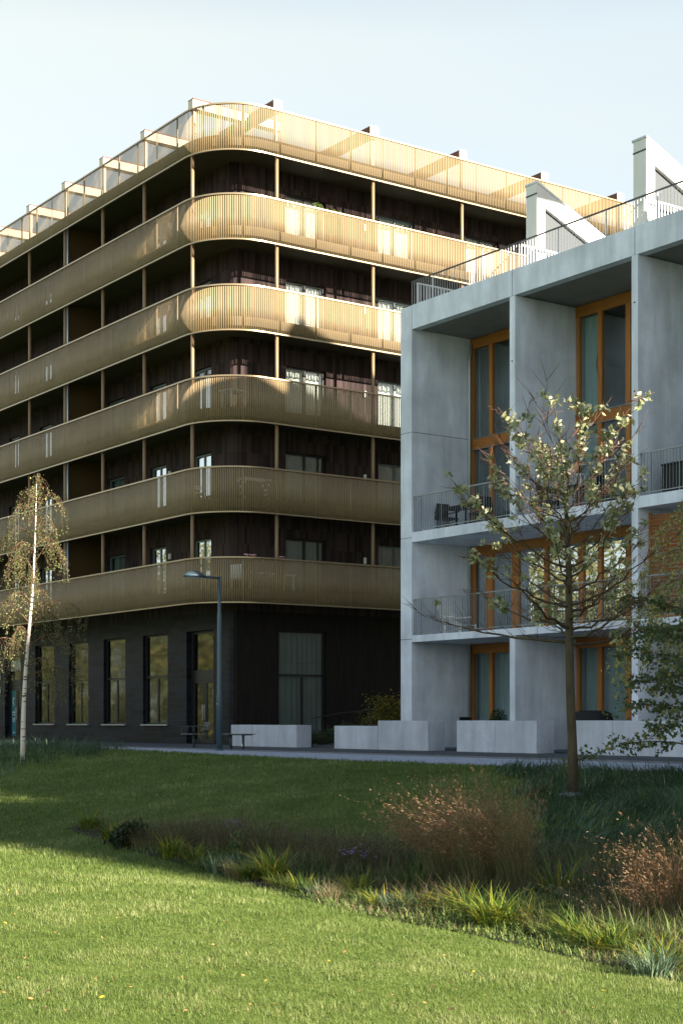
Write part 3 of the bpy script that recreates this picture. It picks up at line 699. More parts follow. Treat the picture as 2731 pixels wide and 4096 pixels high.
        glaze(low + 0.225, mid - 0.003, [(0.035, 2.85)], pB, cur=M['tealcurtain'], header=0.28)
    # balcony railings
    for k, (a, b) in enumerate(segs):
        for zb in (3.34, 6.38):
            r = MB(); x = GX + 0.07
            n = int((b - a) / 0.105)
            for i in range(n + 1):
                y = a + 0.04 + (b - a - 0.08) * i / n
                big = i % 9 == 0
                hw = 0.014 if big else 0.006
                r.box(x - hw, x + hw, y - hw * 0.7, y + hw * 0.7, zb + (0.0 if big else 0.07), zb + 1.04)
            r.box(x - 0.02, x + 0.02, a + 0.01, b - 0.01, zb + 1.04, zb + 1.075); r.box(x - 0.012, x + 0.012, a + 0.01, b - 0.01, zb + 0.06, zb + 0.085)
            Q_(r.build('balcony_railing', M['railing'], con))
    Q_(MB().tube([(WIN_X - 0.12, 36.44, 0.1), (WIN_X - 0.12, 36.44, 11.7), (WIN_X - 0.05, 36.44, 12.2)], 0.045, 8).build('downpipe', M['pipe'], con))
    # roof fins, sloping back from the street, with a recessed panel whose dark grey paints in shade
    def fin(y0, x0, zt, xb=35.5):
        w_ = 0.44; sl = 0.415; z0 = 13.0
        def zz(x): return zt - sl * (x - x0)
        def plate(ya, yb, pts): 
            n = len(pts); vs = [(p[0], ya, p[1]) for p in pts] + [(p[0], yb, p[1]) for p in pts]
            return vs, [tuple(range(n)), tuple(range(2 * n - 1, n - 1, -1))] + [(i, n + i, n + (i + 1) % n, (i + 1) % n) for i in range(n)]
        fr = MB()
        vs, fs = plate(y0, y0 + w_, [(x0, z0), (x0 + 0.30, z0), (x0 + 0.30, zz(x0 + 0.3) - 0.42), (x0 + 0.30, zz(x0 + 0.3)), (x0, zz(x0))]); fr.quadlist(vs, fs)
        vs, fs = plate(y0, y0 + w_, [(x0 + 0.302, zz(x0 + 0.302) - 0.50), (xb, zz(xb) - 0.50), (xb, zz(xb)), (x0 + 0.302, zz(x0 + 0.302))]); fr.quadlist(vs, fs)
        o = Q_(fr.build('roof_fin', M['whiterender'], con))
        vs, fs = plate(y0 + 0.10, y0 + w_ - 0.10, [(x0 + 0.303, z0), (xb, z0), (xb, max(zz(xb) - 0.505, z0 + 0.01)), (x0 + 0.303, zz(x0 + 0.303) - 0.505)]); MB().quadlist(vs, fs).build('fin_shade_panel', M['finshade'], o)
        vs, fs = plate(y0 - 0.03, y0 + w_ + 0.03, [(x0 - 0.03, zz(x0) + 0.002), (xb, zz(xb) + 0.002), (xb, zz(xb) + 0.05), (x0 - 0.03, zz(x0) + 0.05)]); MB().quadlist(vs, fs).build('coping', M['concrete'], o)
        MB().box(x0 - 0.012, x0 - 0.002, y0 - 0.01, y0 + w_ + 0.01, zt - 0.31, zt - 0.27).build('coping_joint', M['darkrail'], o)
        MB().box(x0 + 2.45, x0 + 2.75, y0 - 0.06, y0 - 0.004, z0, 14.25).build('fin_pier', M['whiterender'], o)
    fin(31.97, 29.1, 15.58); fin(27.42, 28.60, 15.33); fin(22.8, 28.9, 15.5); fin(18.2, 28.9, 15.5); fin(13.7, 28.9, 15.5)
    # roof terrace railings: long front rail and white side rails at each party wall
    fr = MB(); x = GX + 0.12
    fr.box(x - 0.02, x + 0.02, 4, 36.7, 13.80, 13.835); Q_(fr.build('roof_handrail', M['darkrail'], con))
    bars = MB(); i = 0; y = 4.0
    while y < 36.7:
        hw = 0.018 if i % 16 == 0 else 0.0045
        bars.box(x - hw, x + hw, y - hw * 0.6, y + hw * 0.6, 13.05, 13.80); y += 0.11; i += 1
    Q_(bars.build('roof_railing_bars', M['whiterail'], con))
    for yy in (36.45, 31.9, 27.3, 22.7, 18.1):
        s_ = MB(); xx = x + 0.05; i = 0
        while xx < 33.0:
            hw = 0.022 if i % 9 == 0 else 0.011
            s_.box(xx - hw, xx + hw, yy - 0.01, yy + 0.01, 13.02, 13.72); xx += 0.11; i += 1
        s_.box(x + 0.03, 33.0, yy - 0.022, yy + 0.022, 13.72, 13.76)
        Q_(s_.build('terrace_side_railing', M['whiterail'], con))
    # louvred screen on the third bay
    lv = MB(); xx = GX + 0.35
    lv.box(xx, xx + 0.05, 26.0, 27.38, 3.36, 3.44); 
    for i in range(26): lv.obox((xx + 0.02, 26.7, 3.5 + i * 0.095), (0, 1, 0), (0.8, 0, 0.6), (-0.6, 0, 0.8), 0.68, 0.012, 0.035)
    lv.box(xx, xx + 0.05, 26.0, 26.06, 3.44, 6.0); lv.box(xx, xx + 0.05, 27.32, 27.38, 3.44, 6.0)
    Q_(lv.build('louvred_screen', M['woodh'], con))
M['tealdark'] = mat('dark_teal_curtain', (0.045, 0.075, 0.08), 0.9, var=0.25, vscale=2, stretch=(9, 9, 0.2))
build_concrete()

# ------------------------------------------------------------------ unseen blocks added to the right, shaped to cast the shade
def shade_block(name, label, parts, X0, win=True):
    r = empty(name, X0); tag(r, label, 'building')
    for (x0, x1, y0, y1, z1) in parts:
        b = MB(); pr = [(x0, 0), (x1, 0), (x1, z1 - 19.0), (x0 + 0.4, z1)]      # steep top slope shaped to let sun past to the tree
        pr[3] = (x0, z1)
        b.quadlist([(p[0], y0, p[1]) for p in pr] + [(p[0], y1, p[1]) for p in pr], [(0, 1, 2, 3), (7, 6, 5, 4), (0, 4, 5, 1), (1, 5, 6, 2), (2, 6, 7, 3), (3, 7, 4, 0)])
        o = b.build('wall', M['shadeblock'], r); o.matrix_parent_inverse = Matrix.Translation(-Vector(X0))  # body of the added shade block
        m = MB(); z = 1.2
        while z < z1 - 2:
            y = y0 + 1.2
            while y < y1 - 1.6: m.box(x0 - 0.03, x0 - 0.004, y, y + 1.2, z, z + 1.5); y += 2.8
            z += 3.0
        if m.v:
            g = m.build('window_panes', M['blackframe'], r); g.matrix_parent_inverse = Matrix.Translation(-Vector(X0))
    return r
shade_block('stepped_shade_block', 'beige stepped block added out of view at right to cast shade',
            [(28.3, 36, -12, 2.5, 21.5), (28.3, 36, -28, -12.01, 21.4), (28.3, 35, -120, -28.01, 25.6)], (28.3, 2, 0))
nb = empty('sloping_shade_block', (38.4, 10, 0)); tag(nb, 'tall beige block with sloping top added out of view to cast shade', 'building')
bb = MB()
pr = [(38.4, 0), (60, 0), (60, 17.3), (38.4, 27.0)]  # added outline, shaped so its shadow edge falls on the brass screens
bb.quadlist([(p[0], 13.6, p[1]) for p in pr] + [(p[0], 15.0, p[1]) for p in pr], [(0, 1, 2, 3), (7, 6, 5, 4), (0, 4, 5, 1), (1, 5, 6, 2), (2, 6, 7, 3), (3, 7, 4, 0)])
pr = [(33.2, 22.75), (38.395, 22.75), (38.395, 24.2), (36.8, 24.85), (33.2, 25.2)]  # thin raised wing added to shade one screen band yet clear the fins
n_ = len(pr)
bb.quadlist([(p[0], 14.4, p[1]) for p in pr] + [(p[0], 15.0, p[1]) for p in pr], [tuple(range(n_)), tuple(range(2 * n_ - 1, n_ - 1, -1))] + [(i, n_ + i, n_ + (i + 1) % n_, (i + 1) % n_) for i in range(n_)])
o = bb.build('wall', M['shadeblock'], nb); o.matrix_parent_inverse = Matrix.Translation(-Vector(nb.location))  # body of the added shade block

# ------------------------------------------------------------------ street furniture and garden walls
def block_wall(y0, y1, h, label, step=None):
    """row of cast blocks standing end to end"""
    r = empty('garden_wall', (26.4, (y0 + y1) / 2, 0)); tag(r, label, 'garden wall', 'low concrete garden walls')
    n = max(1, round((y1 - y0) / 1.35)); w_ = (y1 - y0) / n
    for i in range(n):
        a = y0 + i * w_; off = random.uniform(0, 0.008)
        o = MB().box(26.4 + off, 27.0, a + 0.004, a + w_ - 0.004, 0.0, h + random.uniform(-0.004, 0.004)).build('block', M['block'], r, 0.014)
        o.matrix_parent_inverse = Matrix.Translation(-Vector(r.location))
block_wall(39.80, 43.66, 0.70, 'low pale concrete wall left of the steps behind the backless bench')
block_wall(35.66, 37.80, 0.68, 'shortest and lowest pale concrete wall, in front of the yellow bush')
block_wall(33.36, 35.65, 0.83, 'pale concrete wall at the corner of the concrete building, left of the black chair')
block_wall(29.02, 32.15, 0.83, 'pale concrete wall between the black chair and the covered grill')
block_wall(21.0, 27.74, 0.83, 'pale concrete wall behind the tree trunk, running off to the right')

def attach(o, r): o.matrix_parent_inverse = Matrix.Translation(-Vector(r.location)); return o

lamp = empty('street_lamp', (22.25, 37.4, 0)); tag(lamp, 'tall slim blue grey street lamp with one shallow dome head on an arm', 'street lamp')
lx, ly = 22.25, 37.4
attach(MB().tube([(lx, ly, 0), (lx, ly, 1.5), (lx, ly, 1.6), (lx, ly, 3.8), (lx, ly, 3.84), (lx, ly, 4.82)], [0.082, 0.078, 0.066, 0.058, 0.045, 0.040], 14).build('pole', M['lamp'], lamp), lamp)
attach(MB().tube([(lx, ly, 0.0), (lx, ly, 0.05)], [0.13, 0.12], 14).build('base_plate', M['lamp'], lamp), lamp)
attach(MB().tube([(lx, ly, 4.78), (lx - 0.55, ly + 0.02, 4.80)], [0.030, 0.036], 10).build('arm', M['lamp'], lamp), lamp)
attach(MB().lathe([(0.05, 0.14), (0.16, 0.12), (0.27, 0.07), (0.335, 0.02), (0.34, -0.01), (0.30, -0.03), (0.0, -0.035)], (lx - 0.78, ly + 0.03, 4.80), 22, 0.7).build('lamp_head', M['lamp'], lamp), lamp)
attach(MB().lathe([(0.0, -0.046), (0.24, -0.044), (0.26, -0.036), (0.0, -0.0355)], (lx - 0.78, ly + 0.03, 4.80), 20, 0.7).build('diffuser', M['whiterail'], lamp), lamp)
attach(MB().box(lx - 0.088, lx - 0.074, ly - 0.03, ly + 0.03, 1.28, 1.31).build('hatch_bolt', M['pipe'], lamp), lamp)

# single seat with armrests on one leg
st = empty('armchair_bench', (23.98, 41.85, 0), math.radians(-8)); tag(st, 'short grey seat with backrest and armrest on a single post by the lamp', 'bench')
def L_(o): return o
MB().tube([(0, 0, 0), (0, 0, 0.40)], 0.035, 10).build('post', M['benchmetal'], st)
MB().box(-0.12, 0.12, -0.12, 0.12, 0.012, 0.03).build('foot_plate', M['benchmetal'], st)
s_ = MB()
for i in range(5): s_.box(-0.24 + i * 0.095, -0.16 + i * 0.095, -0.48, 0.50, 0.41, 0.435)
s_.build('seat', M['benchseat'], st)
b_ = MB()
for i in range(3): b_.obox((0.27 + i * 0.03, -0.28, 0.58 + i * 0.085), (0, 1, 0), (1, 0, 0.3), (-0.3, 0, 1), 0.24, 0.010, 0.034)
b_.build('backrest', M['benchseat'], st)
for y in (0.46, -0.02, -0.50):
    MB().tube([(-0.22, y, 0.42), (-0.20, y, 0.66), (0.16, y, 0.66), (0.24, y, 0.42)], 0.016, 7).build('armrest', M['benchmetal'], st)
MB().tube([(0.24, -0.50, 0.44), (0.36, -0.50, 0.80)], 0.014, 7).build('back_support', M['benchmetal'], st)
MB().tube([(0.24, -0.05, 0.44), (0.36, -0.05, 0.80)], 0.014, 7).build('back_support', M['benchmetal'], st)

bn = empty('backless_bench', (23.75, 38.85, 0)); tag(bn, 'long thin backless bench top on two dark posts before the left wall', 'bench')
# top runs along the walk
s_ = MB(); s_.box(-0.20, 0.20, -0.62, 0.86, 0.43, 0.452); s_.build('seat', M['benchseat'], bn, 0.006)
s_ = MB(); s_.box(-0.17, 0.17, -0.50, -0.10, 0.405, 0.428); s_.box(-0.17, 0.17, 0.28, 0.62, 0.405, 0.428); s_.build('bracket', M['benchmetal'], bn)
for y in (-0.26, 0.42): MB().tube([(0, y, 0.0), (0, y, 0.405)], 0.038, 10).build('post', M['benchmetal'], bn)
MB().box(-0.045, -0.037, -0.29, -0.26, 0.08, 0.17).build('sticker', M['white'], bn)

hr = empty('step_handrail', (27.15, 39.55, 0)); tag(hr, 'thin black metal handrail beside the steps between the concrete walls', 'handrail')
MB().tube([(-0.35, 0, 0), (-0.35, 0, 0.90), (0.4, 0, 1.02), (1.9, 0.0, 1.18)], 0.022, 8).build('rail', M['blackframe'], hr)
MB().tube([(1.85, 0, 0.0), (1.85, 0, 1.17)], 0.02, 8).build('post', M['blackframe'], hr)

def chair(name, loc, rz, m, label, group=None, s=1.0, legs=True):
    r = empty(name, loc, rz); tag(r, label, 'chair', group)
    MB().box(-0.24, 0.24, -0.24, 0.24, 0.40, 0.45).build('seat', m, r, 0.01)
    MB().obox((0.25, 0, 0.66), (0, 1, 0), (1, 0, 0.18), (-0.18, 0, 1), 0.24, 0.015, 0.24).build('backrest', m, r, 0.01)
    for x in (-0.21, 0.21):
        for y in (-0.21, 0.21): MB().box(x - 0.015, x + 0.015, y - 0.015, y + 0.015, 0, 0.40).build('leg', m, r)
    for y in (-0.25, 0.25): MB().box(-0.22, 0.27, y - 0.02, y + 0.02, 0.62, 0.65).build('armrest', m, r)
    return r
def table(loc, rz, m, label, lx_=1.3, ly_=0.75, h=0.73, group=None, cat='table'):
    r = empty('balcony_table', loc, rz); tag(r, label, cat, group)
    MB().box(-lx_ / 2, lx_ / 2, -ly_ / 2, ly_ / 2, h - 0.035, h).build('table_top', m, r, 0.005)
    for x in (-lx_ / 2 + 0.08, lx_ / 2 - 0.08):
        for y in (-ly_ / 2 + 0.08, ly_ / 2 - 0.08): MB().box(x - 0.022, x + 0.022, y - 0.022, y + 0.022, 0, h - 0.035).build('leg', m, r)
    return r
P90 = math.pi / 2
# furniture on the concrete building
table((29.4, 35.6, 6.38), P90, M['black'], 'black balcony table on the upper left loggia of the concrete building')
chair('balcony_chair', (29.3, 36.1, 6.38), P90, M['black'], 'black chair left of the table on the upper left loggia')
chair('balcony_chair', (29.3, 34.6, 6.38), -P90, M['black'], 'black chair right of the table on the upper left loggia')
table((29.4, 31.1, 6.38), P90, M['black'], 'black balcony table under the paper lantern on the middle loggia', 1.5)
chair('balcony_chair', (29.3, 31.75, 6.38), P90, M['black'], 'black chair left of the table on the middle upper loggia')
chair('balcony_chair', (29.2, 29.9, 6.38), -P90, M['black'], 'black chair right of the table on the middle upper loggia')
ln = empty('table_lantern', (29.25, 30.42, 7.11)); tag(ln, 'small white framed lantern standing on the black balcony table', 'lantern')
MB().box(-0.09, 0.09, -0.09, 0.09, 0.0, 0.02).build('base', M['white'], ln); MB().box(-0.09, 0.09, -0.09, 0.09, 0.27, 0.30).build('lid', M['white'], ln)
f_ = MB()
for x in (-0.08, 0.08):
    for y in (-0.08, 0.08): f_.box(x - 0.012, x + 0.012, y - 0.012, y + 0.012, 0.02, 0.27)
f_.build('frame', M['white'], ln); MB().box(-0.04, 0.04, -0.04, 0.04, 0.021, 0.16).build('candle', M['white'], ln)
for i, (y, lb) in enumerate(((26.6, 'black wicker storage box on the loggia at the right edge, left one'), (25.6, 'black wicker storage box on the loggia at the right edge, right one'))):
    r = empty('wicker_box', (29.0, y, 6.38)); tag(r, lb, 'storage box')
    MB().box(-0.3, 0.3, -0.4, 0.4, 0.0, 0.72).build('body', M['blackplastic'], r, 0.02); MB().box(-0.32, 0.32, -0.42, 0.42, 0.722, 0.78).build('lid', M['blackplastic'], r, 0.02)
# white lounge chair on the lower loggia
lc = empty('lounge_chair', (29.1, 35.5, 3.34), -P90); tag(lc, 'white slatted lounge chair on the lower loggia of the concrete building', 'lounge chair')
s_ = MB()
for i in range(10): s_.box(-0.15 + i * 0.085, -0.09 + i * 0.085, -0.27, 0.27, 0.28 - i * 0.004, 0.30 - i * 0.004)
s_.build('seat', M['white'], lc)
s_ = MB()
for i in range(7): s_.obox((-0.20 - i * 0.05, 0, 0.34 + i * 0.085), (0, 1, 0), (1, 0, 0.5), (-0.5, 0, 1), 0.27, 0.010, 0.034)
s_.build('backrest', M['white'], lc)
for x in (-0.12, 0.6):
    for y in (-0.27, 0.27): MB().box(x - 0.02, x + 0.02, y - 0.02, y + 0.02, 0, 0.28).build('leg', M['white'], lc)
for y in (-0.30, 0.30): MB().box(-0.3, 0.35, y - 0.03, y + 0.03, 0.50, 0.525).build('armrest', M['white'], lc)
# patio things
chair('patio_chair', (27.75, 33.15, 0.03), math.radians(100), M['black'], 'black armchair in the gap between two concrete walls')
def cover():
    r = empty('covered_grill', (27.9, 29.6, 0.03)); r.location = (27.75, 28.45, 0.03)
    tag(r, 'barbecue under a black fabric cover beside the tree trunk', 'barbecue')
    prof = [(0.48, 0.0), (0.50, 0.25), (0.47, 0.62), (0.50, 0.80), (0.46, 0.98), (0.30, 1.05), (0.0, 1.06)]
    vs = []; n = 28
    for rr, z in prof:
        for k in range(n):
            a = 2 * math.pi * k / n; c_, s2 = math.cos(a), math.sin(a)
            q = rr * (1.0 / max(abs(c_), abs(s2))) * 0.5 + rr * 0.5 + 0.012 * math.sin(k * 2.3 + z * 4)
            vs.append((q * c_ * 0.65, q * s2 * 1.15, z))
    fs = [(i * n + k, i * n + (k + 1) % n, (i + 1) * n + (k + 1) % n, (i + 1) * n + k) for i in range(len(prof) - 1) for k in range(n)]
    MB().quadlist(vs, fs, True).build('cover', M['black'], r)
    MB().tube([(-0.36, -0.45, 0.62), (-0.36, 0.45, 0.62)], 0.008, 5).build('strap', M['darkrail'], r)
cover()
# brass building balconies
table((28.4, 44.55, FLR[0]), 0, M['white'], 'white garden table behind the lowest screen of the rounded corner', 1.85, 0.7, 0.60)
chair('balcony_chair', (27.6, 45.0, FLR[0]), math.radians(200), M['white'], 'white chair behind the lowest brass screen')
table((27.2, 44.9, FLR[2]), 0.3, M['whiterail'], 'small white cafe table behind the middle brass screen', 0.7, 0.6, 0.70)
dr = empty('drying_rack', (28.0, 44.8, FLR[1]), 0.1); tag(dr, 'white folding laundry rack behind the second brass screen', 'drying rack')
s_ = MB()
for i in range(7): s_.tube([(-0.55, -0.25 + i * 0.083, 0.80), (0.55, -0.25 + i * 0.083, 0.80)], 0.006, 5)
s_.build('rails', M['white'], dr)
for x in (-0.5, 0.5):
    MB().tube([(x, -0.27, 0), (x, 0.27, 0.8)], 0.010, 5).build('leg', M['white'], dr); MB().tube([(x, 0.27, 0), (x, -0.27, 0.8)], 0.010, 5).build('leg', M['white'], dr)
chair('balcony_chair', (26.9, 46.6, FLR[1]), math.radians(150), M['whiterail'], 'pale chair behind the second brass screen near the corner door')

# ------------------------------------------------------------------ plants: leaves and blades
def leaves_mesh(name, C, size, parent, m, tint, droop=0.0, aspect=0.6, along=None):
    """one small diamond per leaf at centres C"""
    n = len(C); size = np.broadcast_to(size, n)
    d = rng.normal(size=(n, 3)); d[:, 2] -= droop
    if along is not None: d = along + d * 0.33
    d /= np.linalg.norm(d, axis=1)[:, None]
    e = rng.normal(size=(n, 3)); e -= d * (d * e).sum(1)[:, None]; e /= np.linalg.norm(e, axis=1)[:, None]
    nn = np.cross(d, e)
    a = C - d * size[:, None] * 0.5; b = C + e * size[:, None] * aspect * 0.5 + nn * size[:, None] * 0.08; c = C + d * size[:, None] * 0.5; f = C - e * size[:, None] * aspect * 0.5 + nn * size[:, None] * 0.08
    V = np.stack([a, b, c, f], 1).reshape(-1, 3); F = np.arange(4 * n).reshape(-1, 4)
    return np_mesh(name, V, F, m, parent, np.repeat(tint, 4))

def blades(roots, h, wd, yaw, lean, seg, tint):
    """curved tapering blades; returns V, F, tint"""
    n = len(roots); V = np.zeros((n, seg + 1, 2, 3)); dx, dy = np.cos(yaw), np.sin(yaw)
    px, py = -dy, dx
    for k in range(seg + 1):
        t = k / seg
        out_ = h * lean * t ** 2; z = h * (t - 0.45 * np.clip(lean, 0, 1.4) * t ** 2)
        ww = wd * 0.5 * (1 - t ** 1.6) + wd * 0.04
        cx_, cy_, cz_ = roots[:, 0] + dx * out_, roots[:, 1] + dy * out_, roots[:, 2] + z
        for s_, sg in ((0, -1), (1, 1)):
            V[:, k, s_, 0] = cx_ + px * ww * sg; V[:, k, s_, 1] = cy_ + py * ww * sg; V[:, k, s_, 2] = cz_
    b = (np.arange(n) * (seg + 1) * 2)[:, None, None]
    q = np.array([[2 * k, 2 * k + 1, 2 * k + 3, 2 * k + 2] for k in range(seg)])[None]
    return V.reshape(-1, 3), (b + q).reshape(-1, 4), np.repeat(tint, (seg + 1) * 2)

def blade_object(name, packs, m, parent=None):
    Vs, Fs, Ts, o = [], [], [], 0
    for V, F, T in packs: Vs.append(V); Fs.append(F + o); Ts.append(T); o += len(V)
    return np_mesh(name, np.concatenate(Vs), np.concatenate(Fs), m, parent, np.concatenate(Ts))

# planting bed outline (on the ground) from points seen in the picture
front = [ground_at(*p)[:2] for p in [(150, 1905), (260, 1945), (430, 1992), (600, 2040), (760, 2085), (930, 2122), (1100, 2152), (1300, 2200), (1450, 2232), (1600, 2268)]]
back = [ground_at(*p)[:2] for p in [(150, 1893), (350, 1905), (600, 1925), (850, 1945), (1100, 1950), (1300, 1960), (1600, 1990)]]
front.append((front[-1][0] + 0.2, front[-1][1] - 4)); back.append((back[-1][0] + 0.3, back[-1][1] - 4))
FY = np.array([p[1] for p in front])[::-1]; FX = np.array([p[0] for p in front])[::-1]
BY = np.array([p[1] for p in back])[::-1]; BX = np.array([p[0] for p in back])[::-1]
def in_bed(X, Y):
    return (X > np.interp(Y, FY, FX)) & (X < np.interp(Y, BY, BX)) & (Y < FY[-1]) & (Y > FY[0])
def bed_sheet():
    ys = np.linspace(FY[0], FY[-1], 60); vs = []; fs = []; K = 10
    for y in ys:
        a, b = float(np.interp(y, FY, FX)), float(np.interp(y, BY, BX)); b = max(b, a + 0.02)
        for k in range(K + 1): x = a + (b - a) * k / K; vs.append((x, y, Hs(x, y) + 0.012))
    for i in range(len(ys) - 1):
        for k in range(K): q = i * (K + 1) + k; fs.append((q, q + 1, q + K + 2, q + K + 1))
    tag(MB().quadlist(vs, fs, True).build('planting_bed', M['soil']), 'dark soil of the long planting bed between the two lawns', kind='structure')
bed_sheet()

# region of the long grass on the right bank and around the left birch
def cam_rd(X, Y): return X * CS - Y * SN, X * SN + Y * CS
def to_xy(r, d): return d * SN + r * CS, d * CS - r * SN
def pic(X, Y, Z):
    r, d = cam_rd(X, Y); return (CXP + FPX * r / d) / DS, (HYP - FPX * (Z - CH) / d) / DS
LB = [ground_at(*p)[:2] for p in [(-60, 1800), (0, 1782), (120, 1752), (215, 1738), (250, 1724)]]   # lower edge of the left long grass
def in_left_long(X, Y):
    lx_ = np.array([p[0] for p in LB]); ly_ = np.array([p[1] for p in LB]); o = np.argsort(lx_)
    return (Y > np.interp(X, lx_[o], ly_[o]) + 0.3 * np.sin(X * 5.0)) & (X > 10.5) & (X < 18.6) & (Y < 60)
RB = [ground_at(*p)[:2] for p in [(1150, 1765), (1180, 1795), (1195, 1850), (1230, 1900), (1240, 1935)]]
def in_right_long(X, Y):
    ly_ = np.array([p[1] for p in RB]); lx_ = np.array([p[0] for p in RB])
    dx_, dy_ = pic(X, Y, H(X, Y))
    edge = 1150 + 90 * np.clip((dy_ - 1760) / 150, 0, 1) + 25 * np.sin(dy_ * 0.13)
    return (dx_ > edge) & (X < 18.55) & (X > np.interp(Y, BY, BX) - 0.6) & (Y > 0)

def scatter(n, d0, d1, power, marg=1.35):
    """random points over the view's wedge of ground, denser close by"""
    u = rng.random(n); e = power
    d = (d0 ** e + u * (d1 ** e - d0 ** e)) ** (1 / e) if e != 0 else d0 * (d1 / d0) ** u
    r = (rng.random(n) * 2 - 1) * 0.218 * marg * d
    return to_xy(r, d)

def clumpiness(X, Y, s, seed=0):
    """smooth pseudo random field 0..1"""
    q = np.random.default_rng(seed); a = np.zeros(len(X))
    for _ in range(7):
        f = s * q.uniform(0.5, 2.2); th = q.uniform(0, 6.28); ph = q.uniform(0, 6.28); a += np.sin((X * math.cos(th) + Y * math.sin(th)) * f + ph)
    return 1 / (1 + np.exp(-a * 0.9))

def make_lawn():
    packs = []
    n = 560000
    X, Y = scatter(n, 6.5, 46, -0.15)
    keep = (~in_bed(X, Y)) & (X < 18.68) & (~in_left_long(X, Y)) & (~in_right_long(X, Y))
    X, Y = X[keep], Y[keep]; n = len(X); r, d = cam_rd(X, Y)
    cl = clumpiness(X, Y, 1.6, 3); cl2 = clumpiness(X, Y, 6.0, 4)
    h = (0.020 + 0.032 * rng.random(n) ** 1.5) * (0.65 + 0.7 * cl2) * np.clip(d / 12, 1, 1.8)
    wd = 0.0034 * np.clip(d / 9, 0.9, 4.0) * (0.7 + 0.6 * rng.random(n))
    cl3 = clumpiness(X, Y, 14.0, 5); cl4 = clumpiness(X, Y, 0.7, 6)
    tint = np.clip(0.22 * cl + 0.22 * cl2 + 0.16 * cl3 + 0.14 * cl4 + 0.38 * rng.random(n) - 0.10 + 0.22 * (rng.random(n) > 0.95), 0, 1)
    V, F, T = blades(np.stack([X, Y, H(X, Y) - 0.004], 1), h, wd, rng.random(n) * 6.28, 0.25 + 0.7 * rng.random(n), 2, tint)
    tag(np_mesh('lawn_grass', V, F, M['lawn'], None, T), 'short mown lawn, sunlit in front and shaded behind the bed', 'grass', kind='stuff')
make_lawn()

def make_long(name, region, n, d0, d1, label, seed, hh=0.34, bed=False):
    X, Y = scatter(n, d0, d1, 0.6, 1.5)
    k = region(X, Y); X, Y = X[k], Y[k]; n = len(X); r, d = cam_rd(X, Y)
    a = clumpiness(X, Y, 3.2, seed); b = clumpiness(X, Y, 1.1, seed + 1)
    h = hh * (0.45 + 0.55 * rng.random(n)) * (0.45 + 0.95 * a)
    yaw = 3.6 + 1.9 * (b - 0.5) * 2 + rng.normal(size=n) * 0.7
    V, F, T = blades(np.stack([X, Y, H(X, Y) - 0.01], 1), h, 0.009 + 0.009 * rng.random(n), yaw, 0.5 + 1.0 * rng.random(n), 4,
                     np.clip(0.45 * a + 0.5 * rng.random(n) - 0.08 + 0.2 * (rng.random(n) > 0.94), 0, 1))
    tag(np_mesh(name, V, F, M['longgrass'], None, T), label, 'grass', kind='stuff')
make_long('long_grass', in_right_long, 100000, 11, 34, 'dark tufted long grass on the bank round the right tree', 21)
make_long('long_grass', in_left_long, 90000, 27, 60, 'dark tufted long grass round the foot of the left birch', 31, 0.46)

def make_underplanting():
    for (nm, m, n, h0, h1, wd, sd, lab) in (('ground_cover', M['brownstem'], 90000, 0.12, 0.50, 0.006, 51, 'low brown seed stems and dry stalks filling the planting bed'),
                                            ('ground_cover', M['bedgreen'], 200000, 0.12, 0.38, 0.011, 71, 'low dark green tufts carpeting the planting bed')):
        X, Y = scatter(n, 8, 30, 0.5, 1.4); k = in_bed(X, Y); X, Y = X[k], Y[k]; n = len(X)
        a = clumpiness(X, Y, 2.4, sd); b = clumpiness(X, Y, 5.0, sd + 1)
        fx = np.interp(Y, FY, FX); edge = np.clip((X - fx) / 0.7, 0.30, 1)
        keep = ~((b < 0.16) & (X - fx < 1.0) & (a < 0.5)) & (rng.random(n) < 0.25 + 0.9 * a); X, Y, a, b, edge = X[keep], Y[keep], a[keep], b[keep], edge[keep]; n = len(X)
        h = (h0 + (h1 - h0) * rng.random(n) * (0.35 + 0.8 * a)) * edge
        V, F, T = blades(np.stack([X, Y, H(X, Y)], 1), h, wd * (0.6 + rng.random(n)), rng.random(n) * 6.28, 0.2 + 0.9 * rng.random(n), 3, np.clip(0.25 * a + 0.75 * rng.random(n) ** 1.3, 0, 1))
        tag(np_mesh(nm, V, F, m, None, T), lab, 'ground cover', kind='stuff')
M['bedgreen'] = leaf_mat('bed_green_leaves', (0.05, 0.095, 0.022), (0.13, 0.195, 0.055), (0.34, 0.37, 0.11), 0.35)
make_underplanting()

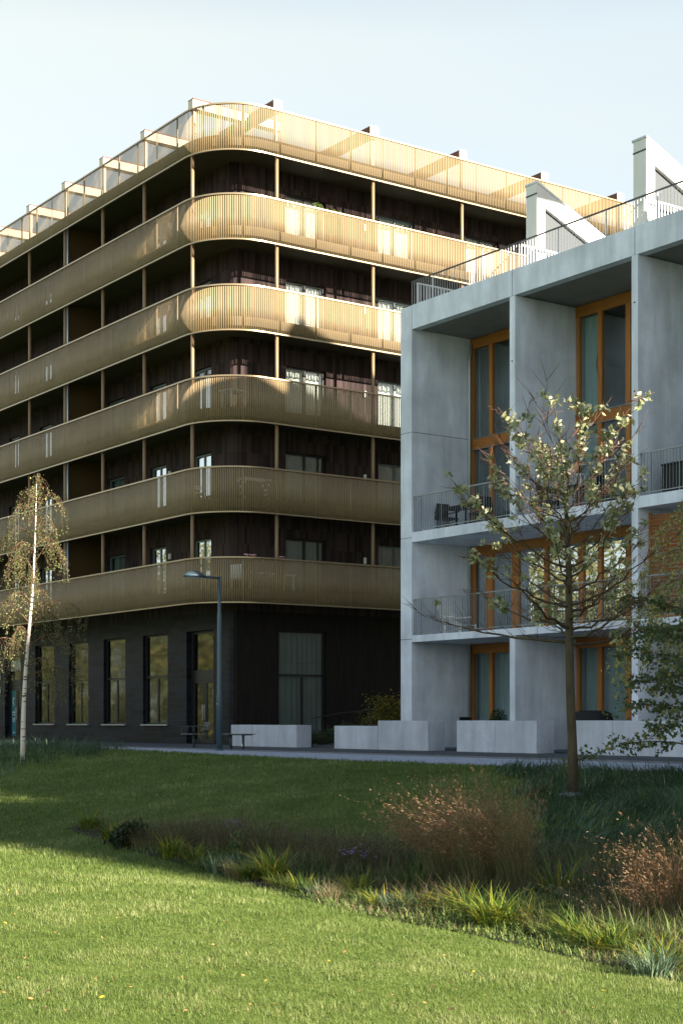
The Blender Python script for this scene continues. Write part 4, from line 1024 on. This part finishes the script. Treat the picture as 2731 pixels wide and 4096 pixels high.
def grow_clump(name, loc, n, h, wd, spread, lean, m, seg, label, cat, group, rad=0.12, bias=(0, 0), tmix=(0, 1), extra=None):
    r = empty(name, loc); tag(r, label, cat, group)
    a = rng.random(n) * 6.28; rr = rad * np.sqrt(rng.random(n))
    R = np.stack([rr * np.cos(a), rr * np.sin(a), np.zeros(n) - 0.01], 1)
    hh = h * (0.45 + 0.55 * rng.random(n) + (0 if extra is None else 0.28 * rng.random(n) ** 5)); yaw = a + rng.normal(size=n) * 0.5
    ln_ = lean * (0.3 + 0.9 * rng.random(n)) * spread
    yx, yy = np.cos(yaw) * ln_ + bias[0], np.sin(yaw) * ln_ + bias[1]; yaw = np.arctan2(yy, yx); ln_ = np.hypot(yx, yy)
    V, F, T = blades(R, hh, wd * (0.6 + 0.6 * rng.random(n)), yaw, ln_, seg, tmix[0] + (tmix[1] - tmix[0]) * rng.random(n) ** 1.4)
    np_mesh('leaves' if extra is None else 'stems', V, F, m, r, T)
    if extra is not None:
        k = extra['n']; idx = rng.integers(0, n, k); t = 0.62 + 0.42 * rng.random(k) ** 0.8
        out_ = hh[idx] * ln_[idx] * t ** 2; z = hh[idx] * (t - 0.45 * np.clip(ln_[idx], 0, 1.4) * t ** 2)
        C = np.stack([R[idx, 0] + np.cos(yaw[idx]) * out_, R[idx, 1] + np.sin(yaw[idx]) * out_, z], 1) + rng.normal(size=(k, 3)) * extra['j']
        A = np.stack([np.cos(yaw[idx]) * ln_[idx] * 2 * t, np.sin(yaw[idx]) * ln_[idx] * 2 * t, 1 - 0.9 * np.clip(ln_[idx], 0, 1.4) * t], 1); A /= np.linalg.norm(A, axis=1)[:, None]
        leaves_mesh('plumes', C, extra['s'] * (0.6 + 0.8 * rng.random(k)), r, extra['m'], rng.random(k), 0, extra.get('a', 0.2), A)
    return r

def place(dx, dy): x, y, z, d = ground_at(dx, dy); return (x, y, z)
# big feathery grasses
gi = dict(m=M['plume'], n=5200, j=0.011, s=0.030, a=0.17)
GB = (-0.22 * CS, 0.22 * SN)
for (dx, dy, n, h, lab) in ((1010, 2030, 520, 1.02, 'feathery red brown ornamental grass, leftmost of the big plumed group'),
                            (1100, 2050, 620, 1.05, 'feathery red brown ornamental grass in the middle of the big plumed group'),
                            (1180, 2055, 520, 0.98, 'feathery red brown ornamental grass, rightmost of the big plumed group'),
                            (1575, 2135, 480, 0.80, 'feathery red brown ornamental grass at the right edge of the bed'),
                            (1525, 2150, 240, 0.62, 'smaller plumed ornamental grass just left of the one at the right edge')):
    e_ = dict(gi); e_['n'] = int(n * 11)
    grow_clump('ornamental_grass', place(dx, dy), n, h * 1.12, 0.0042, 1.0, 0.40, M['tanstem'], 5, lab, 'ornamental grass', 'plumed ornamental grasses', 0.16, GB, (0, 0.8), e_)
# strap-leaved day lilies
LIL = [(205, 1908, 0.42, 'strap leaved clump at the far left tip of the bed'), (255, 1928, 0.34, 'small strap leaved clump beside the far left tip of the bed'),
       (395, 1972, 0.40, 'strap leaved clump right of the dark leafy bush'), (450, 1985, 0.36, 'second strap leaved clump right of the dark leafy bush'),
       (630, 2030, 0.50, 'yellowing strap leaved clump in the middle of the bed front'), (575, 2022, 0.34, 'low green strap leaved clump left of the yellowing one'),
       (1075, 2118, 0.44, 'green strap leaved clump under the big plumed grasses'), (1130, 2140, 0.50, 'large bright strap leaved clump below the plumed grasses'),
       (1175, 2142, 0.42, 'yellow tipped strap leaved clump right of the large bright one'), (1330, 2175, 0.36, 'yellow strap leaved clump by the bare gravel'),
       (1385, 2195, 0.34, 'loose yellow strap leaved clump right of the bare gravel'), (1425, 2200, 0.32, 'short yellow strap leaved clump near the right edge'),
       (1280, 2075, 0.50, 'tall green strap leaved clump behind the leafy plants on the right'), (1520, 2235, 0.34, 'strap leaved clump at the right edge of the bed'),
       (960, 2100, 0.30, 'low bushy light green clump left of the bright strap leaves'), (700, 2055, 0.30, 'pale tufted clump right of the yellowing strap leaves'), (820, 2060, 0.34, 'tufted green clump below the left plumed grass')]
for (dx, dy, h, lab) in LIL:
    grow_clump('strap_leaf_plant', place(dx, dy), 140, h * 1.15, 0.018, 1.0, 1.05, M['lily'], 5, lab, 'plant', 'strap leaved plants along the bed', 0.13, (0, 0), (0, 0.95))
for (dx, dy, h, lab) in ((520, 1960, 0.62, 'tall thin brown stemmed plant, left of the row in the shade'), (430, 1950, 0.55, 'brown stemmed plant behind the dark leafy bush'),
                         (700, 1985, 0.6, 'brown stemmed plant left of the violet flowers'), (790, 2010, 0.6, 'brown stemmed plant right of the violet flowers'),
                         (880, 2010, 0.55, 'brown stemmed plant beside the left plumed grass'), (610, 1975, 0.66, 'tallest brown stemmed plant in the shaded middle of the bed'),
                         (1440, 2150, 0.5, 'brown stemmed plant between the right plumed grasses and the gravel'), (350, 1945, 0.4, 'low tan stemmed plant left of the dark leafy bush')):
    grow_clump('dry_stem_plant', place(dx, dy), 330, h, 0.0045, 1.0, 0.5, M['brownstem'], 4, lab, 'plant', 'brown stemmed plants in the bed', 0.30, (0, 0), (0.1, 1), dict(m=M['brownstem'], n=900, j=0.02, s=0.03))

KD = [('green', M['longgrass'], 0.30, 0.008, 260), ('olive', M['bedgreen'], 0.26, 0.012, 200), ('tan', M['tanstem'], 0.36, 0.005, 260), ('yellow green', M['lily'], 0.30, 0.013, 80)]
TF = [(330, 1950, 2), (480, 2000, 1), (505, 2008, 0), (545, 2020, 2), (655, 2045, 1), (730, 2062, 0), (760, 2072, 2), (850, 2080, 1), (880, 2095, 3), (915, 2100, 0), (1010, 2105, 1), (1045, 2100, 2), (1210, 2120, 0),
      (1240, 2150, 2), (1290, 2140, 1), (1350, 2150, 0), (1400, 2165, 2), (1455, 2205, 1), (1480, 2190, 0), (1350, 2060, 1), (1400, 2080, 0), (1450, 2090, 3), (1320, 2040, 0), (1550, 2200, 2), (1500, 2245, 0), (960, 2040, 1), (900, 2030, 2), (740, 2010, 1), (640, 1995, 2), (560, 2000, 0)]
WH = {0: 'dark green', 1: 'olive leaved', 2: 'dry tan', 3: 'yellow green'}
for i, (dx, dy, q) in enumerate(TF):
    nm_, m_, h_, w_, c_ = KD[q]
    grow_clump('grass_tuft', place(dx, dy), c_, h_ * random.uniform(0.8, 1.3), w_, 1.0, 0.9, m_, 4, '%s grass tuft growing among the other plants of the bed' % WH[q], 'grass tuft', '%s tufts in the planting bed' % WH[q], 0.14)

def bush(name, loc, rx, rz_, n, size, m, label, cat='bush', group=None, ry=None, tmin=0.0, stem=True, low=0.15):
    r = empty(name, loc); tag(r, label, cat, group)
    ry = ry or rx
    k = max(6, n // 40); cc = rng.normal(size=(k, 3)); cc /= np.linalg.norm(cc, axis=1)[:, None]; cc *= (rng.random(k) ** 0.4)[:, None] * 0.85
    idx = rng.integers(0, k, n); P = cc[idx] + rng.normal(size=(n, 3)) * 0.15
    C = P * np.array([rx, ry, rz_]) + np.array([0, 0, rz_ * (1 - low)])
    C = C[C[:, 2] > 0.01]; n = len(C); tk = rng.random(k)
    leaves_mesh('foliage', C, size * (0.6 + 0.8 * rng.random(n)), r, m, np.clip(tmin + 0.5 * tk[idx[:n]] + 0.5 * rng.random(n) ** 1.5, 0, 1))
    if stem:
        s_ = MB()
        for i in range(7):
            a = i * 0.9; e = Vector((math.cos(a) * rx * 0.6, math.sin(a) * ry * 0.6, rz_ * (1.1 + 0.3 * math.sin(i))))
            s_.tube([(0.03 * math.cos(a), 0.03 * math.sin(a), 0), e * 0.5 + Vector((0, 0, rz_ * 0.1)), e], [0.014, 0.009, 0.003], 5)
        s_.build('stems', M['bark'], r)
    return r
bush('leafy_bush', place(298, 1948), 0.32, 0.20, 900, 0.07, M['leafdark'], 'low dark green leafy bush at the front of the bed', group=None)
bush('leafy_plant', place(1255, 2098), 0.30, 0.15, 600, 0.08, M['leafshrub'], 'round leaved green plant right of the bright strap leaves', 'plant')
bush('leafy_plant', place(560, 1975), 0.25, 0.2, 500, 0.05, M['leafshrub'], 'small round leaved plant in the shaded middle of the bed', 'plant')
for (dx, dy, lab, kk) in ((533, 1945, 'violet aster flowers in the shaded back of the bed', 26), (812, 2025, 'pale violet aster flowers in front of the bed plants', 22)):
    p = place(dx, dy); r = bush('aster', p, 0.14, 0.16, 160, 0.035, M['leafshrub'], lab, 'flower')
    f_ = MB()
    for i in range(kk):
        c = Vector((random.gauss(0, 0.08), random.gauss(0, 0.08), 0.30 + random.gauss(0, 0.03)))
        f_.lathe([(0.004, 0), (0.017, 0.005), (0.004, 0.008)], c, 7)
    f_.build('petals', M['violet'], r)
# bushes behind the garden walls
bush('yellow_bush', (30.5, 40.4, 0.03), 1.15, 0.95, 3200, 0.085, M['leafyellow'], 'yellow leaved bush standing against the dark brick wall', ry=1.0)
bush('dark_bush', (31.0, 38.4, 0.03), 1.2, 0.62, 2400, 0.08, M['leafdark'], 'dark green bush between the yellow bush and the concrete building', ry=0.8)
bush('low_hedge', (28.9, 40.6, 0.03), 1.0, 0.40, 2200, 0.06, M['leafdark'], 'low dark hedge behind the handrail between the walls', ry=1.1)
bush('low_hedge', (29.3, 42.7, 0.03), 1.3, 0.28, 1500, 0.06, M['leafdark'], 'low dark hedge behind the left concrete wall', ry=0.7)

def potted(loc, rx, rz_, n, size, m, label, pm, ph=0.3, pr_=0.14, cat='potted plant', group=None):
    r = empty('potted_plant', loc); tag(r, label, cat, group)
    MB().lathe([(pr_ * 0.72, 0), (pr_, ph * 0.9), (pr_ * 1.06, ph * 0.9), (pr_ * 1.06, ph), (pr_ * 0.5, ph)], (0, 0, 0), 14).build('pot', pm, r)
    C = rng.normal(size=(n, 3)); C /= np.linalg.norm(C, axis=1)[:, None]; C *= (rng.random(n) ** 0.5)[:, None]
    C = C * np.array([rx, rx, rz_]) + np.array([0, 0, ph + rz_ * 0.95])
    leaves_mesh('foliage', C, size * (0.6 + 0.8 * rng.random(n)), r, m, rng.random(n))
    MB().tube([(0, 0, ph * 0.8), (0, 0, ph + rz_)], [0.012, 0.006], 6).build('stem', M['bark'], r)
    return r
potted((29.0, 33.45, 0.03), 0.27, 0.38, 700, 0.07, M['leafdark'], 'dark round potted shrub behind the wall by the orange mullion', M['darkpot'], 0.42, 0.2)
FZ = FLR[4]
for (x, rx, rz_, ph, lab) in ((30.12, 0.20, 0.16, 1.05, 'largest green plant above the top brass balcony rail'), (30.52, 0.07, 0.10, 1.03, 'small green plant next to the largest one on the top balcony'),
                              (30.80, 0.09, 0.12, 1.03, 'upright green plant, third along the top balcony rail'), (31.06, 0.05, 0.11, 1.03, 'thinnest green plant at the right end of the top balcony row')):
    potted((x, 44.12, FZ), rx, rz_, 260, 0.045, M['leafpot'], lab, M['pot'], ph, 0.10, group=None)
for i, (x, lab) in enumerate(((27.35, 'pink flowers leftmost above the lowest brass rail'), (27.62, 'pink flowers second from left above the lowest brass rail'), (28.68, 'pink flowers right of the column above the lowest brass rail'))):
    yy = 44.12 if x > 27.9 else 44.2
    r = potted((x, yy, FLR[0]), 0.08, 0.08, 90, 0.03, M['leafdark'], lab, M['darkpot'], 1.0, 0.08, 'flowers')
    f_ = MB()
    for k in range(9): f_.lathe([(0.004, -0.02), (0.03, 0), (0.02, 0.02), (0.003, 0.026)], (random.gauss(0, 0.05), random.gauss(0, 0.05), 1.12 + random.random() * 0.05), 8)
    f_.build('blossom', M['pink'], r)
r = bush('red_leaved_plant', (30.4, 26.6, 13.02), 0.55, 0.62, 150, 0.06, M['leafshrub'], 'red leaved plant on the roof terrace by the right fin', 'plant')
bush('roof_hedge', (33.0, 29.0, 13.02), 1.3, 0.55, 2600, 0.08, M['leafdark'], 'dark hedge behind the white railing on the roof terrace', ry=0.5)
f_ = MB()
for k in range(46):
    c = (random.gauss(0, 0.26), random.gauss(0, 0.26), 0.85 + random.gauss(0, 0.17)); f_.lathe([(0.004, -0.02), (0.035, 0), (0.02, 0.02)], c, 6)
f_.build('red_leaves', M['redpetal'], r)

# ------------------------------------------------------------------ trees
def bez(a, b, c, n):
    return [a * (1 - t) ** 2 + b * 2 * t * (1 - t) + c * t * t for t in [i / n for i in range(n + 1)]]

def whitebeam(loc):
    R = random.Random(5)
    r = empty('whitebeam_tree', loc); tag(r, 'young tree with pale silvery leaves and upswept bare branches', 'tree')
    trunk = MB(); limb = MB(); twig = MB(); LC = []; LT = []
    Hh = 5.55
    # trunk gently bent
    tp = [Vector((0.0, 0.0, -0.05)), Vector((-0.01, 0, 0.6)), Vector((-0.03, 0.02, 1.3)), Vector((-0.05, 0.03, 2.2)), Vector((-0.05, 0.03, 3.0)), Vector((-0.07, 0.05, 3.8)), Vector((-0.14, 0.05, 4.6)), Vector((-0.2, 0.1, 5.2)), Vector((-0.26, 0.12, Hh))]
    tr = [0.080, 0.070, 0.065, 0.060, 0.046, 0.033, 0.021, 0.012, 0.005]
    trunk.tube(tp, tr, 12)
    trunk.build('trunk', M['bark'], r)
    def on_trunk(z):
        for i in range(len(tp) - 1):
            if tp[i].z <= z <= tp[i + 1].z: u = (z - tp[i].z) / (tp[i + 1].z - tp[i].z); return tp[i].lerp(tp[i + 1], u)
        return tp[-1]
    def rosette(p, k, big=1.0, pale=0.5):
        for _ in range(k):
            v = Vector((R.gauss(0, 1), R.gauss(0, 1), R.gauss(0.2, 1))); v.normalize()
            LC.append(p + v * R.uniform(0.02, 0.075) * big); LT.append(min(1, max(0, R.gauss(pale, 0.28))))
    nb = 36
    for i in range(nb):
        u = i / (nb - 1); z0 = 2.1 + 2.35 * u ** 1.1 + R.uniform(-0.06, 0.06); az = i * 2.39996 + R.uniform(-0.35, 0.35)
        reach = (1.95 - 1.15 * u) * R.uniform(0.7, 1.08) * (1.12 if math.cos(az - 2.5) > 0 else 0.9); rise = (0.35 + 1.05 * min(1, u * 2.2)) * R.uniform(0.6, 1.0)
        zmax = 5.55 - z0; rise = min(rise, zmax)
        p0 = on_trunk(z0); dr_ = Vector((math.cos(az), math.sin(az), 0)); p2 = p0 + dr_ * reach + Vector((-0.06, 0.04, rise)); p1 = p0 + dr_ * reach * 0.6 + Vector((0, 0, rise * 0.22))
        pts = bez(p0, p1, p2, 9); pts = [pts[0]] + [q + Vector((R.gauss(0, .022), R.gauss(0, .022), R.gauss(0, .015))) for q in pts[1:]]; p2 = pts[-1]
        r0 = 0.019 * (1 - u) + 0.007; limb.tube(pts, [r0 * (1 - 0.85 * k / 9) for k in range(10)], 6)
        leafy = R.choice([0.2, 0.6, 0.9, 1.0]) * min(1, max(0.12, (p2.z - 2.4) / 1.5))
        for k in (6, 7, 8, 9):
            if R.random() < leafy: rosette(pts[k], R.randint(12, 26), 1.55, 0.62)
        m = 9
        for j in range(m):
            t = 0.18 + 0.82 * j / (m - 1); q = pts[min(9, int(t * 9))]
            a2 = az + R.uniform(-1.2, 1.2); ln_ = R.uniform(0.22, 0.62) * (1.15 - 0.4 * t); upw = R.uniform(0.15, 1.0) * (0.5 + 0.7 * u)
            e = q + Vector((math.cos(a2) * ln_ * 0.75, math.sin(a2) * ln_ * 0.75, ln_ * upw))
            if e.z > 5.7: continue
            mid_ = q.lerp(e, 0.5) + Vector((R.uniform(-.04, .04), R.uniform(-.04, .04), -0.03)); twig.tube([q, mid_, e], [0.0062, 0.0045, 0.0026], 4)
            if R.random() < leafy * (0.15 + 0.45 * t): rosette(e, R.randint(8, 18), 1.35, 0.6)
            for _ in range(4):
                a3 = a2 + R.uniform(-1.4, 1.4); l3 = R.uniform(0.10, 0.42); s0 = q.lerp(e, R.uniform(0.2, 0.95)); e3 = s0 + Vector((math.cos(a3) * l3 * 0.7, math.sin(a3) * l3 * 0.7, l3 * R.uniform(0.1, 0.9)))
                twig.tube([s0, e3], [0.0042, 0.0022], 4)
                if R.random() < leafy * 0.10: rosette(e3, R.randint(5, 10), 1.0, 0.5)
    rosette(tp[-1], 22, 1.6, 0.7); rosette(tp[-2], 18, 1.6, 0.65)
    limb.build('branches', M['bark'], r); twig.build('twigs', M['twig'], r)
    C = np.array([tuple(p) for p in LC]); leaves_mesh('crown', C, 0.092 * (0.65 + 0.7 * rng.random(len(C))), r, M['leafbeam'], np.array(LT), 0.0, 0.5)
x, y, z, d = ground_at(1316, 1830)
whitebeam((x, y, z))
tag(MB().lathe([(0.0, 0.0), (0.17, 0.0), (0.19, 0.03), (0.16, 0.055), (0.05, 0.06)], (0, 0, 0), 11, 0.7).build('flat_stone', M['stone']), 'flat grey stone lying at the foot of the right tree', 'stone').location = (x - 0.14, y - 0.10, z + 0.0)

def weeping(loc, Hh, lab, m, levels, nleaf_scale=1.0, trunk_lean=(0, 0), seed=1, r0=0.052, low=1.7, leaf=0.042, shape=None, name='birch_tree'):
    R = random.Random(seed); r = empty(name, loc); tag(r, lab, 'tree')
    tk = MB(); n = 10; tp = []
    for i in range(n + 1):
        t = i / n; tp.append(Vector((trunk_lean[0] * t + 0.04 * math.sin(t * 7 + seed), trunk_lean[1] * t + 0.03 * math.cos(t * 5 + seed), -0.05 + (Hh + 0.05) * t)))
    tk.tube(tp, [r0 * (1 - 0.93 * (i / n) ** 1.1) + 0.003 for i in range(n + 1)], 10); tk.build('trunk', M['birchbark'], r)
    br = MB(); LC = []; LT = []
    for i in range(levels):
        u = i / (levels - 1); z0 = low + (Hh - 0.25 - low) * u; az = i * 2.39996 + R.uniform(-0.4, 0.4)
        t = z0 / Hh; k = min(n - 1, int(t * n)); p0 = tp[k].lerp(tp[k + 1], t * n - k)
        reach = (shape(u) if shape else (1.5 - 0.95 * u)) * R.uniform(0.65, 1.1)
        dr_ = Vector((math.cos(az), math.sin(az), 0)); up = R.uniform(0.25, 0.6)
        p1 = p0 + dr_ * reach * 0.55 + Vector((0, 0, up * 1.6)); p2 = p0 + dr_ * reach + Vector((0, 0, up * 0.6 - 0.25))
        pts = bez(p0, p1, p2, 8); br.tube(pts, [0.013 * (1.15 - u * 0.6) * (1 - 0.85 * q / 8) + 0.0015 for q in range(9)], 5)
        for j in range(2, 9):
            for _ in range(3):
                q = pts[j] + Vector((R.gauss(0, .03), R.gauss(0, .03), 0)); L0 = R.uniform(0.25, 0.95) * (0.6 + 0.4 * (1 - u))
                a2 = az + R.gauss(0, 0.9); sw = R.uniform(0.05, 0.28)
                e = q + Vector((math.cos(a2) * sw, math.sin(a2) * sw, -L0)); mq = q + Vector((math.cos(a2) * sw * 0.9, math.sin(a2) * sw * 0.9, -L0 * 0.3))
                st_ = bez(q, mq, e, 5); br.tube(st_, [0.0035, 0.003, 0.0028, 0.0022, 0.0018, 0.0012], 3, False)
                nl = int(L0 * 34 * nleaf_scale)
                tt = R.random()
                for _l in range(nl):
                    v = R.random(); b = st_[min(5, int(v * 6))]; b2 = st_[min(5, int(v * 6) + 1)]; c = b.lerp(b2, R.random())
                    LC.append((c.x + R.gauss(0, 0.028), c.y + R.gauss(0, 0.028), c.z + R.gauss(0, 0.03))); LT.append(min(1, max(0, 0.25 + 0.35 * tt + R.gauss(0, 0.18) + (0.5 if R.random() < 0.03 else 0))))
    br.build('branches', M['twig'], r); C = np.array(LC)
    leaves_mesh('crown', C, leaf * (0.65 + 0.7 * rng.random(len(C))), r, m, np.array(LT), 0.8, 0.62)
    return len(C)
x, y, z, d = ground_at(50, 1752)
weeping((x, y, z - 0.02), 6.3, 'slender white stemmed birch with drooping olive leaves at the left', M['leafbirch'], 30, 0.95, (0.35 * CS, -0.35 * SN), 3, 0.058, 1.9,
        shape=lambda u: 1.45 if u < 0.42 else 0.30 + 0.50 * math.sin(math.pi * min(1, (u - 0.38) / 0.62)) ** 0.7)
x, y = to_xy(0.250 * 25, 25.0)
weeping((x, y, Hs(x, y)), 5.3, 'birch with drooping leaves tinted bright in place of sun at the right edge', M['leafbirchr'], 34, 1.9, (-0.1, 0), 9, 0.06, 1.9, 0.056, shape=lambda u: 1.5 * (1 - u) ** 0.6 + 0.45)

def shrub_tree(loc, Hh, lab):
    R = random.Random(12); r = empty('shrub_tree', loc); tag(r, lab, 'tree'); tk = MB(); br = MB(); LC = []; LT = []
    tk.tube([(0, 0, -0.05), (0.05, 0, 0.8), (0, 0.05, 1.8), (0.05, 0.1, Hh)], [0.055, 0.045, 0.03, 0.008], 9); tk.build('trunk', M['bark'], r)
    for i in range(24):
        u = i / 23; z0 = 0.35 + (Hh - 0.5) * u; az = i * 2.4; p0 = Vector((0.02, 0.03, z0)); reach = R.uniform(1.2, 2.0) * (1 - 0.35 * u); dr_ = Vector((math.cos(az), math.sin(az), 0))
        p2 = p0 + dr_ * reach + Vector((0, 0, R.uniform(-0.2, 0.35))); pts = bez(p0, p0 + dr_ * reach * 0.5 + Vector((0, 0, 0.35)), p2, 8); br.tube(pts, [0.014 * (1 - 0.85 * q / 8) + 0.001 for q in range(9)], 5)
        for j in range(2, 9):
            for _ in range(3):
                a2 = az + R.gauss(0, 0.9); l_ = R.uniform(0.15, 0.42); e = pts[j] + Vector((math.cos(a2) * l_, math.sin(a2) * l_, R.uniform(-0.15, 0.12))); br.tube([pts[j], e], [0.004, 0.0015], 3, False)
                tt = R.random()
                for _l in range(17):
                    c = pts[j].lerp(e, R.uniform(0.3, 1.1)); LC.append((c.x + R.gauss(0, .045), c.y + R.gauss(0, .045), c.z + R.gauss(0, .035))); LT.append(min(1, max(0, 0.35 * tt + R.gauss(0.2, 0.15) + (0.5 if R.random() < 0.06 else 0))))
    br.build('branches', M['bark'], r); C = np.array(LC); leaves_mesh('crown', C, 0.062 * (0.65 + 0.7 * rng.random(len(C))), r, M['leafshrub'], np.array(LT), 0.0, 0.8)
x, y = to_xy(0.236 * 22.5, 22.5); shrub_tree((x, y, Hs(x, y)), 2.5, 'low spreading dark green shrub tree at the right edge in front of the wall')

def autumn_tree(loc, Hh, lab, seed):
    R = random.Random(seed); r = empty('autumn_tree', loc); tag(r, lab, 'tree', 'autumn trees left of the picture')
    tk = MB(); tk.tube([(0, 0, -0.1), (0.1, 0, Hh * 0.35), (0, 0.1, Hh * 0.8)], [0.3, 0.2, 0.06], 8)
    for i in range(12):
        a = i * 2.4; z0 = Hh * (0.25 + 0.045 * i); tk.tube([(0, 0, z0), (math.cos(a) * Hh * 0.15, math.sin(a) * Hh * 0.15, z0 + Hh * 0.08), (math.cos(a) * Hh * 0.28, math.sin(a) * Hh * 0.28, z0 + Hh * 0.14)], [0.08, 0.05, 0.02], 5)
    tk.build('trunk', M['bark'], r)
    k = 70; cc = rng.normal(size=(k, 3)); cc /= np.linalg.norm(cc, axis=1)[:, None]; cc *= (rng.random(k) ** 0.35)[:, None]
    n = 5200; idx = rng.integers(0, k, n); P = cc[idx] * 0.85 + rng.normal(size=(n, 3)) * 0.13
    C = P * np.array([Hh * 0.42, Hh * 0.42, Hh * 0.48]) + np.array([0, 0, Hh * 0.50]); tk_ = rng.random(k)
    leaves_mesh('crown', C, 0.30 * (0.6 + 0.8 * rng.random(n)), r, M['leafautumn'], np.clip(0.6 * tk_[idx] + 0.45 * rng.random(n) - 0.05, 0, 1), 0, 0.8)
AT = [(-6, 52, 9), (-3, 62, 12), (-8, 70, 15), (-2, 79, 14), (-7, 88, 17), (0, 97, 15), (-6, 106, 17), (2, 116, 14), (-5, 126, 17), (3, 137, 15), (-4, 149, 16), (4, 162, 15),
      (-14, 58, 17), (-15, 72, 21), (-14, 86, 20), (-13, 100, 22), (-12, 115, 20), (-12, 131, 21), (-10, 150, 20)]
for i, (x, y, h) in enumerate(AT):
    autumn_tree((x, y, -0.8), h, 'yellow autumn tree in the rows beyond the left edge', 40 + i)

for i in range(22):
    bush('autumn_bush', (-1.5 - 2.0 * (i % 2), 48 + i * 5.2, -0.8), 3.4, 2.3, 1500, 0.26, M['leafautumn'], 'yellow autumn bush in the row under the trees beyond the left edge', 'bush', 'autumn bushes left of the picture', 3.2, 0.0, False)

# ------------------------------------------------------------------ fallen leaves on the lawn
def fallen():
    base = []
    for m in (M['dryleaf'], M['yleaf'], M['bleaf']):
        vs = [(0, -0.5, 0.02), (0.28, -0.2, 0.1), (0.34, 0.15, 0.06), (0, 0.5, 0.14), (-0.30, 0.18, 0.12), (-0.26, -0.22, 0.04), (0, 0, 0.0)]
        fs = [(0, 1, 6), (1, 2, 6), (2, 3, 6), (3, 4, 6), (4, 5, 6), (5, 0, 6)]
        me = bpy.data.meshes.new('fallen_leaf'); me.from_pydata(vs, [], fs); me.materials.append(m); base.append(me)
    names = ['tan', 'yellow', 'dark brown']
    R = random.Random(4); k = 0
    while k < 150:
        dx, dy = R.uniform(0, 1568), R.uniform(1990, 2345)
        if not (dy > 2010 + (dx / 1568) * 270): continue
        x, y, z, d = ground_at(dx, dy); i = R.choices([0, 1, 2], [6, 1, 5])[0]
        o = bpy.data.objects.new('fallen_leaf', base[i]); COL.objects.link(o); o.location = (x, y, z + 0.035); s = R.uniform(0.016, 0.036); o.scale = (s, s, s)
        o.rotation_euler = (R.uniform(-0.5, 0.5), R.uniform(-0.5, 0.5), R.uniform(0, 6.28))
        tag(o, 'small %s dry leaf lying on the sunlit lawn' % names[i], 'leaf', '%s fallen leaves on the lawn' % names[i]); k += 1
fallen()
